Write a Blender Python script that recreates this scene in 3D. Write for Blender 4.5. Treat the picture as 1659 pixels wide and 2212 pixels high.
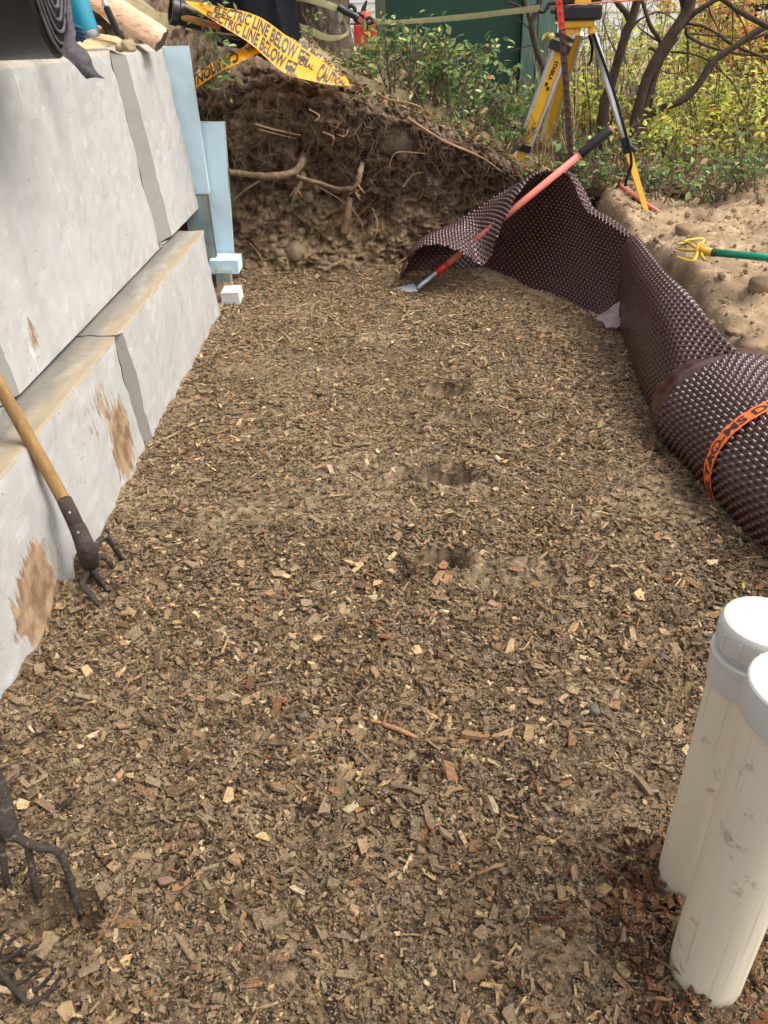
import bpy, math, random
import numpy as np
from mathutils import Vector, Matrix
random.seed(7); RNG = np.random.default_rng(11)
for o in list(bpy.data.objects): bpy.data.objects.remove(o)
SC = bpy.context.scene
COL = SC.collection
PI = math.pi
# ------------------------------------------------------------------ camera
TH, RO, FPX, CZ = math.radians(31.85), math.radians(1.48), 1717.0, 1.35
camd = bpy.data.cameras.new('camera'); cam = bpy.data.objects.new('camera', camd); COL.objects.link(cam)
camd.sensor_fit = 'VERTICAL'; camd.sensor_height = 36; camd.sensor_width = 27
camd.lens = FPX / 2212 * 36; camd.clip_start = .02; camd.clip_end = 600
Fw = Vector((0, math.cos(TH), -math.sin(TH))); Up = Vector((0, math.sin(TH), math.cos(TH))); Rt = Vector((1, 0, 0))
c_, s_ = math.cos(RO), math.sin(RO)
Rt2 = c_ * Rt - s_ * Up; Up2 = s_ * Rt + c_ * Up
m = Matrix((Rt2, Up2, -Fw)).transposed().to_4x4(); m.translation = Vector((0, 0, CZ)); cam.matrix_world = m
SC.camera = cam
# ------------------------------------------------------------------ world, sun, exposure
SUN_EL, SUN_AZ = math.radians(58), math.radians(98)      # azimuth measured from +Y towards +X
w = bpy.data.worlds.new('World'); SC.world = w; w.use_nodes = True
nt = w.node_tree; nt.nodes.clear()
sky = nt.nodes.new('ShaderNodeTexSky'); sky.sky_type = 'NISHITA'; sky.sun_disc = False
sky.sun_elevation = SUN_EL; sky.sun_rotation = SUN_AZ; sky.dust_density = 4; sky.ozone_density = .6
hs = nt.nodes.new('ShaderNodeHueSaturation'); hs.inputs['Saturation'].default_value = .22
bg = nt.nodes.new('ShaderNodeBackground'); bg.inputs[1].default_value = .15
wo = nt.nodes.new('ShaderNodeOutputWorld')
nt.links.new(sky.outputs[0], hs.inputs['Color']); nt.links.new(hs.outputs[0], bg.inputs[0]); nt.links.new(bg.outputs[0], wo.inputs[0])
sd = bpy.data.lights.new('sun', 'SUN'); sd.energy = 1.15; sd.angle = math.radians(34); sd.color = (1, .94, .84)
so = bpy.data.objects.new('sun', sd); COL.objects.link(so)
sdir = Vector((math.cos(SUN_EL) * math.sin(SUN_AZ), math.cos(SUN_EL) * math.cos(SUN_AZ), math.sin(SUN_EL)))
so.rotation_euler = sdir.to_track_quat('Z', 'Y').to_euler()
SC.view_settings.view_transform = 'Standard'; SC.view_settings.look = 'None'; SC.view_settings.gamma = 1
SC.view_settings.exposure = .98
# ------------------------------------------------------------------ helpers
def ray(u, v):
    a = (u - 829.5) / FPX; b = (1106 - v) / FPX
    a, b = a * c_ + b * s_, -a * s_ + b * c_
    return a, math.cos(TH) + b * math.sin(TH), -math.sin(TH) + b * math.cos(TH)
def P(u, v, X=None, Y=None, Z=None):
    """real-world point seen in that direction, at its own known depth, side or height"""
    r = ray(u, v)
    t = X / r[0] if X is not None else Y / r[1] if Y is not None else (Z - CZ) / r[2]
    return np.array((r[0] * t, r[1] * t, CZ + r[2] * t))
def _hash(ix, iy, iz, seed):
    n = (ix.astype(np.int64) * 374761393 + iy.astype(np.int64) * 668265263 + iz.astype(np.int64) * 1440662683 + seed * 974711) & 0xffffffff
    n = ((n ^ (n >> 13)) * 1274126177) & 0xffffffff
    return ((n ^ (n >> 16)) & 0xffff) / 65535.0
def vnoise(x, y, z=0., seed=0):
    x, y, z = np.broadcast_arrays(np.asarray(x, float), np.asarray(y, float), np.asarray(z, float))
    ix, iy, iz = np.floor(x), np.floor(y), np.floor(z)
    fx, fy, fz = x - ix, y - iy, z - iz
    fx, fy, fz = [f * f * (3 - 2 * f) for f in (fx, fy, fz)]
    r = 0
    for a in (0, 1):
        for b in (0, 1):
            for c in (0, 1):
                r = r + _hash(ix + a, iy + b, iz + c, seed) * (fx if a else 1 - fx) * (fy if b else 1 - fy) * (fz if c else 1 - fz)
    return r * 2 - 1
def fbm(x, y, z=0., oct=4, seed=0, gain=.5):
    r, a, f = 0, 1, 1
    for i in range(oct):
        r = r + a * vnoise(np.asarray(x) * f, np.asarray(y) * f, np.asarray(z) * f, seed + i); a *= gain; f *= 2.03
    return r
def sstep(a, b, x):
    t = np.clip((x - a) / (b - a), 0, 1); return t * t * (3 - 2 * t)
def spl(pts, n):
    """Catmull-Rom through pts, n samples evenly spread over the length"""
    p = np.array(pts, float)
    if len(p) == 2: return p[0] + (p[1] - p[0]) * np.linspace(0, 1, n)[:, None]
    q = np.vstack([2 * p[0] - p[1], p, 2 * p[-1] - p[-2]]); out = []
    for i in range(1, len(q) - 2):
        for t in np.linspace(0, 1, 24, endpoint=False):
            a, b, c, d = q[i - 1], q[i], q[i + 1], q[i + 2]
            out.append(.5 * (2 * b + (c - a) * t + (2 * a - 5 * b + 4 * c - d) * t * t + (3 * b - a - 3 * c + d) * t ** 3))
    out.append(p[-1]); out = np.array(out)
    L = np.concatenate([[0], np.cumsum(np.linalg.norm(np.diff(out, axis=0), axis=1))]); s = np.linspace(0, L[-1], n)
    return np.stack([np.interp(s, L, out[:, k]) for k in range(out.shape[1])], 1)
class MB:
    """collects vertices and faces, builds one mesh object"""
    def __init__(s): s.v = []; s.f = []; s.c = []; s.n = 0; s.sharp = 0
    def add(s, v, f, col=None):
        v = np.asarray(v, float).reshape(-1, 3)
        s.v.append(v)
        for a in (f if isinstance(f, list) and len(f) and isinstance(f[0], np.ndarray) else [np.asarray(f)]):
            s.f.append(a.astype(np.int64) + s.n)
        c = np.ones((len(v), 3)) if col is None else np.broadcast_to(np.asarray(col, float), (len(v), 3))
        s.c.append(c); s.n += len(v); return s
    def box(s, lo, hi, bev=0., M=None, col=None):
        bm = bmesh.new(); bmesh.ops.create_cube(bm, size=1)
        lo, hi = np.array(lo, float), np.array(hi, float)
        for v in bm.verts: v.co = Vector(((lo + hi) / 2 + np.array(v.co) * (hi - lo)))
        if bev: bmesh.ops.bevel(bm, geom=bm.edges[:], offset=bev, segments=2, affect='EDGES', profile=.6)
        return s.bm(bm, M, col)
    def bm(s, bm, M=None, col=None):
        if M is not None: bm.transform(M)
        bm.verts.index_update(); v = np.array([x.co[:] for x in bm.verts])
        by = {}
        for f in bm.faces: by.setdefault(len(f.verts), []).append([x.index for x in f.verts])
        bm.free(); return s.add(v, [np.array(a) for a in by.values()], col)
    def hexa(s, c8, col=None):
        """c8: 4 bottom corners then 4 top corners"""
        return s.add(c8, np.array([(3, 2, 1, 0), (4, 5, 6, 7), (0, 1, 5, 4), (1, 2, 6, 5), (2, 3, 7, 6), (3, 0, 4, 7)]), col)
    def tube(s, pts, r, seg=8, n=None, cap=True, col=None, wob=0., seed=0):
        p = spl(pts, n) if n else np.array(pts, float)
        k = len(p); rr = np.interp(np.linspace(0, 1, k), np.linspace(0, 1, np.size(r)), np.atleast_1d(r)) if np.size(r) > 1 else np.full(k, float(np.atleast_1d(r)[0]))
        t = np.gradient(p, axis=0); t /= np.linalg.norm(t, axis=1)[:, None] + 1e-12
        up = np.array((0, 0, 1.)) if abs(t[0][2]) < .9 else np.array((1., 0, 0))
        nrm = np.cross(t[0], up); nrm /= np.linalg.norm(nrm); vs = []
        for i in range(k):
            nrm = nrm - t[i] * nrm.dot(t[i]); nrm /= np.linalg.norm(nrm) + 1e-12; b = np.cross(t[i], nrm)
            a = np.arange(seg) / seg * 2 * PI
            ri = rr[i] * (1 + wob * vnoise(np.cos(a) * 1.3 + seed, np.sin(a) * 1.3, i * .35, seed)) if wob else rr[i] * np.ones(seg)
            vs.append(p[i] + np.cos(a)[:, None] * ri[:, None] * nrm + np.sin(a)[:, None] * ri[:, None] * b)
        v = np.vstack(vs); i = np.arange(k - 1)[:, None]; j = np.arange(seg)[None]; j2 = (j + 1) % seg
        f = np.stack(np.broadcast_arrays(i * seg + j, i * seg + j2, (i + 1) * seg + j2, (i + 1) * seg + j), -1).reshape(-1, 4)
        fs = [f]
        if cap: fs.append(np.array([list(range(seg))[::-1], [(k - 1) * seg + q for q in range(seg)]]))
        return s.add(v, fs, col)
    def lathe(s, prof, seg=32, M=None, col=None, cap=True):
        s.sharp = 26; prof = np.array(prof, float); a = np.arange(seg) / seg * 2 * PI; k = len(prof)
        v = np.stack([prof[:, 0, None] * np.cos(a), prof[:, 0, None] * np.sin(a), np.repeat(prof[:, 1, None], seg, 1)], -1).reshape(-1, 3)
        i = np.arange(k - 1)[:, None]; j = np.arange(seg)[None]; j2 = (j + 1) % seg
        f = np.stack(np.broadcast_arrays(i * seg + j, i * seg + j2, (i + 1) * seg + j2, (i + 1) * seg + j), -1).reshape(-1, 4)
        fs = [f]
        if cap: fs.append(np.array([list(range(seg))[::-1], [(k - 1) * seg + q for q in range(seg)]]))
        if M is not None: M = np.array(M); v = v @ M[:3, :3].T + M[:3, 3]
        return s.add(v, fs, col)
    def grid(s, V, col=None, flip=False):
        """V: (a, b, 3)"""
        a, b = V.shape[:2]; i = np.arange(a - 1)[:, None]; j = np.arange(b - 1)[None]
        f = np.stack(np.broadcast_arrays(i * b + j, i * b + j + 1, (i + 1) * b + j + 1, (i + 1) * b + j), -1).reshape(-1, 4)
        if flip: f = f[:, ::-1]
        return s.add(V.reshape(-1, 3), f, None if col is None else np.asarray(col).reshape(-1, 3))
    def build(s, name, mat, parent=None, smooth=False, loc=None):
        me = bpy.data.meshes.new(name); v = np.vstack(s.v)
        off = np.zeros(3)
        if parent is not None:
            q = parent
            while q is not None: off = off + np.array(q.location); q = q.parent
        elif loc is not None: off = np.array(loc, float)
        v = v - off
        me.vertices.add(len(v)); me.vertices.foreach_set('co', v.astype(np.float32).ravel())
        nl = sum(a.size for a in s.f); nf = sum(len(a) for a in s.f)
        me.loops.add(nl); me.loops.foreach_set('vertex_index', np.concatenate([a.ravel() for a in s.f]).astype(np.int32))
        tot = np.concatenate([np.full(len(a), a.shape[1]) for a in s.f]); st = np.concatenate([[0], np.cumsum(tot)[:-1]])
        me.polygons.add(nf); me.polygons.foreach_set('loop_start', st.astype(np.int32)); me.polygons.foreach_set('loop_total', tot.astype(np.int32))
        me.update(calc_edges=True); me.validate()
        me.polygons.foreach_set('use_smooth', np.full(len(me.polygons), bool(smooth)))
        if smooth and s.sharp: me.set_sharp_from_angle(angle=math.radians(s.sharp))
        at = me.color_attributes.new('tint', 'FLOAT_COLOR', 'POINT'); c = np.vstack(s.c)
        at.data.foreach_set('color', np.hstack([c, np.ones((len(c), 1))]).astype(np.float32).ravel())
        me.materials.append(mat)
        o = bpy.data.objects.new(name, me); COL.objects.link(o)
        if parent is not None: o.parent = parent
        elif loc is not None: o.location = loc
        return o
import bmesh
def tag(o, label=None, cat=None, group=None, kind=None):
    if label: o['label'] = label
    if cat: o['category'] = cat
    if group: o['group'] = group
    if kind: o['kind'] = kind
    return o
def thing(name, label, cat, loc, group=None):
    o = bpy.data.objects.new(name, None); COL.objects.link(o); o.location = [float(q) for q in loc]; o.empty_display_size = .05
    return tag(o, label, cat, group)
def dup(root, loc, label=None, rot=None, scale=None):
    r = root.copy(); COL.objects.link(r); r.location = [float(q) for q in loc]
    if label: r['label'] = label
    if rot is not None: r.rotation_euler = rot
    if scale is not None: r.scale = (scale,) * 3
    for ch in root.children:
        c = ch.copy(); COL.objects.link(c); c.parent = r
    return r
# ------------------------------------------------------------------ materials
def mat(name, col, rough=.7, var=.15, scale=8., bump=0., bscale=60., metal=0., spec=.5, attr=False, transl=0., stretch=(1, 1, 1), extra=None, coat=0., col2=None, thr=(.45, .6), scale2=5., coord='Object'):
    M = bpy.data.materials.new(name); M.use_nodes = True; n = M.node_tree.nodes; L = M.node_tree.links
    b = n['Principled BSDF']; b.inputs['Roughness'].default_value = rough; b.inputs['Metallic'].default_value = metal
    b.inputs['Specular IOR Level'].default_value = spec
    if coat: b.inputs['Coat Weight'].default_value = coat
    tc = n.new('ShaderNodeTexCoord'); mp = n.new('ShaderNodeMapping'); mp.inputs['Scale'].default_value = stretch
    L.new(tc.outputs[coord], mp.inputs[0])
    nz = n.new('ShaderNodeTexNoise'); nz.inputs['Scale'].default_value = scale; nz.inputs['Detail'].default_value = 6; nz.inputs['Roughness'].default_value = .62
    L.new(mp.outputs[0], nz.inputs[0])
    r = n.new('ShaderNodeValToRGB'); r.color_ramp.elements[0].position = .3; r.color_ramp.elements[1].position = .7
    r.color_ramp.elements[0].color = tuple(max(0, q * (1 - var)) for q in col) + (1,)
    r.color_ramp.elements[1].color = tuple(min(1, q * (1 + var)) for q in col) + (1,)
    L.new(nz.outputs[0], r.inputs[0]); out = r.outputs[0]
    if col2 is not None:
        n2 = n.new('ShaderNodeTexNoise'); n2.inputs['Scale'].default_value = scale2; n2.inputs['Detail'].default_value = 7; n2.inputs['Roughness'].default_value = .65
        L.new(mp.outputs[0], n2.inputs[0]); r2 = n.new('ShaderNodeValToRGB'); r2.color_ramp.elements[0].position = thr[0]; r2.color_ramp.elements[1].position = thr[1]
        L.new(n2.outputs[0], r2.inputs[0]); mx = n.new('ShaderNodeMixRGB'); L.new(r2.outputs[0], mx.inputs[0]); L.new(out, mx.inputs[1]); mx.inputs[2].default_value = tuple(col2) + (1,); out = mx.outputs[0]
    if attr:
        a = n.new('ShaderNodeAttribute'); a.attribute_name = 'tint'; mx = n.new('ShaderNodeMixRGB'); mx.blend_type = 'MULTIPLY'; mx.inputs[0].default_value = 1
        L.new(out, mx.inputs[1]); L.new(a.outputs[0], mx.inputs[2]); out = mx.outputs[0]
    L.new(out, b.inputs['Base Color'])
    if bump:
        nb = n.new('ShaderNodeTexNoise'); nb.inputs['Scale'].default_value = bscale; nb.inputs['Detail'].default_value = 8; nb.inputs['Roughness'].default_value = .7
        L.new(mp.outputs[0], nb.inputs[0]); bp = n.new('ShaderNodeBump'); bp.inputs['Strength'].default_value = bump; bp.inputs['Distance'].default_value = .01
        L.new(nb.outputs[0], bp.inputs['Height']); L.new(bp.outputs[0], b.inputs['Normal'])
    if transl:
        t = n.new('ShaderNodeBsdfTranslucent'); L.new(out, t.inputs[0]); ms = n.new('ShaderNodeMixShader'); ms.inputs[0].default_value = transl
        L.new(b.outputs[0], ms.inputs[1]); L.new(t.outputs[0], ms.inputs[2]); L.new(ms.outputs[0], n['Material Output'].inputs[0])
    if extra: extra(M, b, out, mp, n, L)
    return M
M_soil = mat('soil_and_fines', (.30, .215, .13), .95, .45, 55, .9, 260, attr=True, spec=.2, coord='Object')
def chip_ex(M, b, out, mp, n, L):
    tc = n.new('ShaderNodeTexCoord'); s = n.new('ShaderNodeTexNoise'); s.inputs['Scale'].default_value = 260; s.inputs['Detail'].default_value = 3; L.new(tc.outputs['Object'], s.inputs[0])
    s2 = n.new('ShaderNodeTexNoise'); s2.inputs['Scale'].default_value = 11; s2.inputs['Detail'].default_value = 4; L.new(tc.outputs['Object'], s2.inputs[0])
    ad = n.new('ShaderNodeMath'); ad.operation = 'MULTIPLY_ADD'; ad.inputs[1].default_value = .45; L.new(s2.outputs[0], ad.inputs[0]); L.new(s.outputs[0], ad.inputs[2])
    r = n.new('ShaderNodeValToRGB'); r.color_ramp.elements[0].position = .75; r.color_ramp.elements[1].position = .88; L.new(ad.outputs[0], r.inputs[0])
    mx = n.new('ShaderNodeMixRGB'); L.new(r.outputs[0], mx.inputs[0]); L.new(out, mx.inputs[1]); mx.inputs[2].default_value = (.43, .32, .20, 1); L.new(mx.outputs[0], b.inputs['Base Color'])
M_chip = mat('wood_chip', (1, .90, .76), .88, .4, 160, .9, 420, attr=True, spec=.18, extra=chip_ex)
M_sand = mat('sandy_soil', (.41, .295, .18), .95, .3, 22, 1.0, 70, attr=True, spec=.2, col2=(.31, .215, .13), scale2=7, thr=(.40, .66))
M_wallsand = mat('yellow_sand', (.62, .45, .24), .95, .2, 30, .8, 260, spec=.15)
M_bank = mat('bank_earth', (1, 1, 1), .95, .5, 60, 1.0, 70, attr=True, spec=.15)
M_ground = mat('leafy_ground', (.26, .21, .11), .95, .5, 9, .8, 50, col2=(.38, .28, .15), scale2=14)
M_root = mat('root_bark', (.19, .145, .10), .85, .35, 30, .6, 120, spec=.2, attr=True)
M_barkdark = mat('dark_tree_bark', (.070, .050, .036), .85, .35, 18, .7, 90, spec=.2)
M_conifer = mat('lichened_bark', (.13, .095, .07), .9, .45, 14, 1.0, 40, spec=.2, stretch=(1, 1, .45), col2=(.36, .37, .31), scale2=22, thr=(.56, .66))
M_leaf = mat('leaf', (1, 1, 1), .42, .2, 30, 0, attr=True, spec=.3, transl=.55)
M_leafgloss = mat('glossy_leaf', (1, 1, 1), .45, .2, 30, 0, attr=True, spec=.4, transl=.25)
M_foam = mat('blue_foam', (.60, .78, .86), .75, .05, 3, .25, 300, spec=.3, col2=(.40, .50, .53), scale2=16, thr=(.62, .80))
M_foamcut = mat('foam_cut_edge', (.74, .88, .92), .9, .06, 40, .6, 300, spec=.2)
M_whitefoam = mat('white_bead_foam', (.74, .71, .70), .9, .1, 50, .8, 120, spec=.2, col2=(.5, .46, .42), scale2=60, thr=(.55, .7))
M_oldboard = mat('weathered_board', (.22, .30, .30), .85, .35, 12, .5, 80, stretch=(1, 1, .25), col2=(.30, .26, .19), scale2=18)
M_oldedge = mat('dark_board_edge', (.10, .08, .06), .9, .3, 30, .5, 90)
M_black = mat('matt_black', (.012, .012, .013), .5, .3, 12, .3, 60, spec=.4)
M_rubber = mat('black_rubber', (.016, .015, .015), .38, .3, 9, .25, 40, spec=.5)
M_cloth = mat('black_cloth', (.014, .014, .018), .95, .3, 30, .6, 200, spec=.1)
M_felt = mat('grey_felt', (.13, .115, .12), .9, .25, 40, .7, 160, spec=.2)
M_steel = mat('worn_steel', (.42, .42, .42), .35, .15, 20, .1, 80, metal=.9)
M_alu = mat('brushed_aluminium', (.78, .78, .79), .33, .06, 12, 0, metal=.85)
M_yel = mat('yellow_plastic', (.78, .42, .02), .4, .08, 10, .05, 80, spec=.5, coat=.2)
M_pvc = None
M_yeldull = mat('worn_yellow_paint', (.58, .38, .05), .55, .25, 30, .3, 80, spec=.4, col2=(.25, .17, .09), scale2=60, thr=(.6, .7))
M_green = mat('green_handle', (.0, .22, .12), .35, .15, 12, 0, spec=.5)
M_wood = mat('handle_wood', (.33, .19, .065), .6, .28, 10, .3, 60, stretch=(6, 6, 1), col2=(.20, .11, .04), scale2=6, thr=(.5, .7))
M_rust = mat('rusty_iron', (.06, .042, .036), .75, .45, 18, .8, 80, metal=.25, col2=(.14, .09, .06), scale2=40, thr=(.55, .7))
M_iron = mat('dirty_black_iron', (.050, .038, .028), .6, .4, 20, .9, 120, metal=.1, col2=(.22, .18, .13), scale2=60, thr=(.56, .66))
M_ink = mat('black_ink', (.022, .02, .018), .45, .1, 20, 0)
# concrete with trowel streaks, pits and mud smears
def concrete(name, base, mud):
    def ex(M, b, out, mp, n, L):
        tc = n.new('ShaderNodeTexCoord')
        m2 = n.new('ShaderNodeMapping'); m2.inputs['Scale'].default_value = (1, 3.2, .8); m2.inputs['Rotation'].default_value = (math.radians(-8), 0, 0); L.new(tc.outputs['Object'], m2.inputs[0])
        s1 = n.new('ShaderNodeTexNoise'); s1.inputs['Scale'].default_value = 2.6; s1.inputs['Detail'].default_value = 8; s1.inputs['Roughness'].default_value = .6; L.new(m2.outputs[0], s1.inputs[0])
        rr = n.new('ShaderNodeValToRGB'); e = rr.color_ramp.elements; e[0].position = .28; e[1].position = .74
        e[0].color = (.89, .87, .84, 1); e[1].color = (1.06, 1.07, 1.09, 1); L.new(s1.outputs[0], rr.inputs[0])
        mx = n.new('ShaderNodeMixRGB'); mx.blend_type = 'MULTIPLY'; mx.inputs[0].default_value = 1; L.new(out, mx.inputs[1]); L.new(rr.outputs[0], mx.inputs[2])
        # bright scratches
        m3 = n.new('ShaderNodeMapping'); m3.inputs['Scale'].default_value = (1, 22, 2.0); m3.inputs['Rotation'].default_value = (math.radians(-10), 0, 0); L.new(tc.outputs['Object'], m3.inputs[0])
        s3 = n.new('ShaderNodeTexNoise'); s3.inputs['Scale'].default_value = 3; s3.inputs['Detail'].default_value = 2; L.new(m3.outputs[0], s3.inputs[0])
        r3 = n.new('ShaderNodeValToRGB'); r3.color_ramp.elements[0].position = .70; r3.color_ramp.elements[1].position = .76; L.new(s3.outputs[0], r3.inputs[0])
        mx3 = n.new('ShaderNodeMixRGB'); L.new(r3.outputs[0], mx3.inputs[0]); L.new(mx.outputs[0], mx3.inputs[1]); mx3.inputs[2].default_value = (.74, .73, .71, 1)
        # pits
        v = n.new('ShaderNodeTexVoronoi'); v.inputs['Scale'].default_value = 42; L.new(tc.outputs['Object'], v.inputs[0])
        n5 = n.new('ShaderNodeTexNoise'); n5.inputs['Scale'].default_value = 9; L.new(tc.outputs['Object'], n5.inputs[0])
        rv = n.new('ShaderNodeValToRGB'); rv.color_ramp.elements[0].position = .10; rv.color_ramp.elements[1].position = .15; rv.color_ramp.elements[0].color = (1, 1, 1, 1); rv.color_ramp.elements[1].color = (0, 0, 0, 1); L.new(v.outputs[0], rv.inputs[0])
        r5 = n.new('ShaderNodeValToRGB'); r5.color_ramp.elements[0].position = .57; r5.color_ramp.elements[1].position = .61; L.new(n5.outputs[0], r5.inputs[0])
        mm = n.new('ShaderNodeMath'); mm.operation = 'MULTIPLY'; L.new(rv.outputs[0], mm.inputs[0]); L.new(r5.outputs[0], mm.inputs[1])
        mx5 = n.new('ShaderNodeMixRGB'); L.new(mm.outputs[0], mx5.inputs[0]); L.new(mx3.outputs[0], mx5.inputs[1]); mx5.inputs[2].default_value = (.12, .11, .10, 1)
        last = mx5.outputs[0]
        # mud smears: streaky noise, more of it low down on the block; the block's own dirt
        m4 = n.new('ShaderNodeMapping'); m4.inputs['Scale'].default_value = (1, 3.4, .9); m4.inputs['Rotation'].default_value = (math.radians(-16), 0, 0); L.new(tc.outputs['Object'], m4.inputs[0])
        s4 = n.new('ShaderNodeTexNoise'); s4.inputs['Scale'].default_value = 13; s4.inputs['Detail'].default_value = 10; s4.inputs['Roughness'].default_value = .78; L.new(m4.outputs[0], s4.inputs[0])
        at = n.new('ShaderNodeAttribute'); at.attribute_name = 'tint'; sp = n.new('ShaderNodeSeparateColor'); L.new(at.outputs[0], sp.inputs[0])
        ad = n.new('ShaderNodeMath'); ad.operation = 'ADD'; L.new(s4.outputs[0], ad.inputs[0]); L.new(sp.outputs[0], ad.inputs[1])
        r4 = n.new('ShaderNodeValToRGB'); r4.color_ramp.elements[0].position = .56; r4.color_ramp.elements[1].position = .64; L.new(ad.outputs[0], r4.inputs[0])
        nn = n.new('ShaderNodeTexNoise'); nn.inputs['Scale'].default_value = 22; L.new(tc.outputs['Object'], nn.inputs[0])
        rn = n.new('ShaderNodeValToRGB'); rn.color_ramp.elements[0].color = (.22, .13, .075, 1); rn.color_ramp.elements[1].color = (.42, .29, .17, 1); rn.color_ramp.elements[0].position = .35; rn.color_ramp.elements[1].position = .65; L.new(nn.outputs[0], rn.inputs[0])
        mx6 = n.new('ShaderNodeMixRGB'); L.new(r4.outputs[0], mx6.inputs[0]); L.new(last, mx6.inputs[1]); L.new(rn.outputs[0], mx6.inputs[2]); last = mx6.outputs[0]
        # sand lying on upward faces: second channel
        r7 = n.new('ShaderNodeValToRGB'); r7.color_ramp.elements[0].position = .55; r7.color_ramp.elements[1].position = .9
        ad2 = n.new('ShaderNodeMath'); ad2.operation = 'ADD'; L.new(s4.outputs[0], ad2.inputs[0]); L.new(sp.outputs[1], ad2.inputs[1]); L.new(ad2.outputs[0], r7.inputs[0])
        mx7 = n.new('ShaderNodeMixRGB'); L.new(r7.outputs[0], mx7.inputs[0]); L.new(last, mx7.inputs[1]); mx7.inputs[2].default_value = (.34, .275, .19, 1)
        # third channel: darker grey raw joint faces, plus painted shade and dirt on ledges
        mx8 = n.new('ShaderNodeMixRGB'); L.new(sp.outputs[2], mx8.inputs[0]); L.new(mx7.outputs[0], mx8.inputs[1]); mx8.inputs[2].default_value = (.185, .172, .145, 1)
        L.new(mx8.outputs[0], b.inputs['Base Color'])
    return mat(name, base, .85, .06, 3, .45, 220, extra=ex, spec=.25)
M_con = concrete('cast_concrete', (.46, .45, .425), .0)
def pvc_ex(M, b, out, mp, n, L):
    tc = n.new('ShaderNodeTexCoord'); m2 = n.new('ShaderNodeMapping'); m2.inputs['Scale'].default_value = (30, 30, .5); L.new(tc.outputs['Object'], m2.inputs[0])
    s = n.new('ShaderNodeTexNoise'); s.inputs['Scale'].default_value = 4; s.inputs['Detail'].default_value = 3; L.new(m2.outputs[0], s.inputs[0])
    r = n.new('ShaderNodeValToRGB'); r.color_ramp.elements[0].position = .62; r.color_ramp.elements[1].position = .72; L.new(s.outputs[0], r.inputs[0])
    mx = n.new('ShaderNodeMixRGB'); L.new(r.outputs[0], mx.inputs[0]); L.new(out, mx.inputs[1]); mx.inputs[2].default_value = (.60, .50, .36, 1)
    s2 = n.new('ShaderNodeTexNoise'); s2.inputs['Scale'].default_value = 13; s2.inputs['Detail'].default_value = 8; s2.inputs['Roughness'].default_value = .75; L.new(tc.outputs['Object'], s2.inputs[0])
    r2 = n.new('ShaderNodeValToRGB'); r2.color_ramp.elements[0].position = .59; r2.color_ramp.elements[1].position = .70; L.new(s2.outputs[0], r2.inputs[0])
    mx2 = n.new('ShaderNodeMixRGB'); L.new(r2.outputs[0], mx2.inputs[0]); L.new(mx.outputs[0], mx2.inputs[1]); mx2.inputs[2].default_value = (.27, .21, .15, 1)
    L.new(mx2.outputs[0], b.inputs['Base Color'])
M_pvc = mat('stained_pvc', (.74, .66, .51), .42, .07, 5, .05, 60, extra=pvc_ex, spec=.45, stretch=(2, 2, .5))
M_pvccap = mat('white_pvc_cap', (.60, .58, .545), .35, .03, 5, .03, 60, spec=.5, col2=(.25, .16, .22), scale2=75, thr=(.70, .74))
M_mem = mat('brown_plastic_membrane', (.052, .014, .010), .25, .15, 3, .0, 50, spec=.7, col2=(.10, .06, .045), scale2=6, thr=(.60, .85))
M_orange = mat('orange_film', (.90, .16, .02), .38, .08, 20, .25, 60, spec=.5)
M_tape = mat('yellow_caution_film', (.80, .35, .002), .30, .05, 6, .08, 20, spec=.5, transl=.15)
M_strap = mat('yellow_webbing', (.42, .38, .20), .8, .12, 40, .3, 300, spec=.2)
M_strapdark = mat('olive_webbing', (.17, .15, .075), .85, .12, 40, .3, 300, spec=.2)
M_redfib = mat('faded_red_handle', (.68, .20, .15), .5, .1, 6, .05, 60, spec=.4)
M_redpaint = mat('red_paint', (.62, .05, .03), .4, .2, 14, .1, 60)
M_tpost = mat('rusty_post', (.085, .045, .04), .7, .3, 14, .4, 60, metal=.3)
M_shed = mat('dark_green_panel', (.020, .055, .038), .7, .15, 3, .15, 60, spec=.25)
M_shedtrim = mat('weathered_green_board', (.085, .16, .125), .8, .25, 6, .5, 30, stretch=(5, 5, .6), col2=(.13, .20, .16), scale2=9)
M_post = mat('mossy_post', (.085, .10, .06), .85, .2, 6, .4, 40, stretch=(4, 4, .6))
M_siding = mat('white_siding', (.80, .79, .78), .6, .04, 3, .05, 40)
M_roofm = mat('grey_roof', (.2, .2, .2), .9, .2, 10, .4, 50)
M_brass = mat('brass', (.75, .55, .18), .25, .05, 5, 0, metal=.95)
M_stone = mat('field_stone', (.24, .20, .155), .85, .3, 9, .7, 60, attr=True, spec=.25)
M_blue = mat('blue_enamel', (.01, .23, .33), .35, .06, 10, .05, 60, spec=.5, col2=(.22, .40, .44), scale2=26, thr=(.66, .72))
M_glove = mat('blue_fabric', (.04, .085, .16), .95, .3, 20, .7, 120)
M_beam = mat('peeled_log', (.70, .45, .30), .7, .2, 6, .5, 40, stretch=(1, 6, 6), col2=(.42, .22, .12), scale2=16, thr=(.55, .64))
M_beamend = mat('cut_log_end', (.12, .085, .06), .85, .3, 20, .5, 80)
M_pink = mat('pink_twine', (.85, .28, .20), .7, .1, 30, 0)
M_gravel = mat('pale_gravel', (.62, .57, .52), .9, .25, 20, .5, 60)
M_tread = mat('brown_leaf_litter', (1, 1, 1), .9, .2, 30, 0, attr=True, spec=.2, transl=.15)
M_lug = mat('silver_blade', (.62, .64, .66), .45, .12, 14, .1, 60, metal=.5)
# ================================================================== SETTING
def XL(z): return -.934 - .0706 * (z - .436)
def XU(z): return -1.0623 - .0932 * (z - .436)
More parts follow.
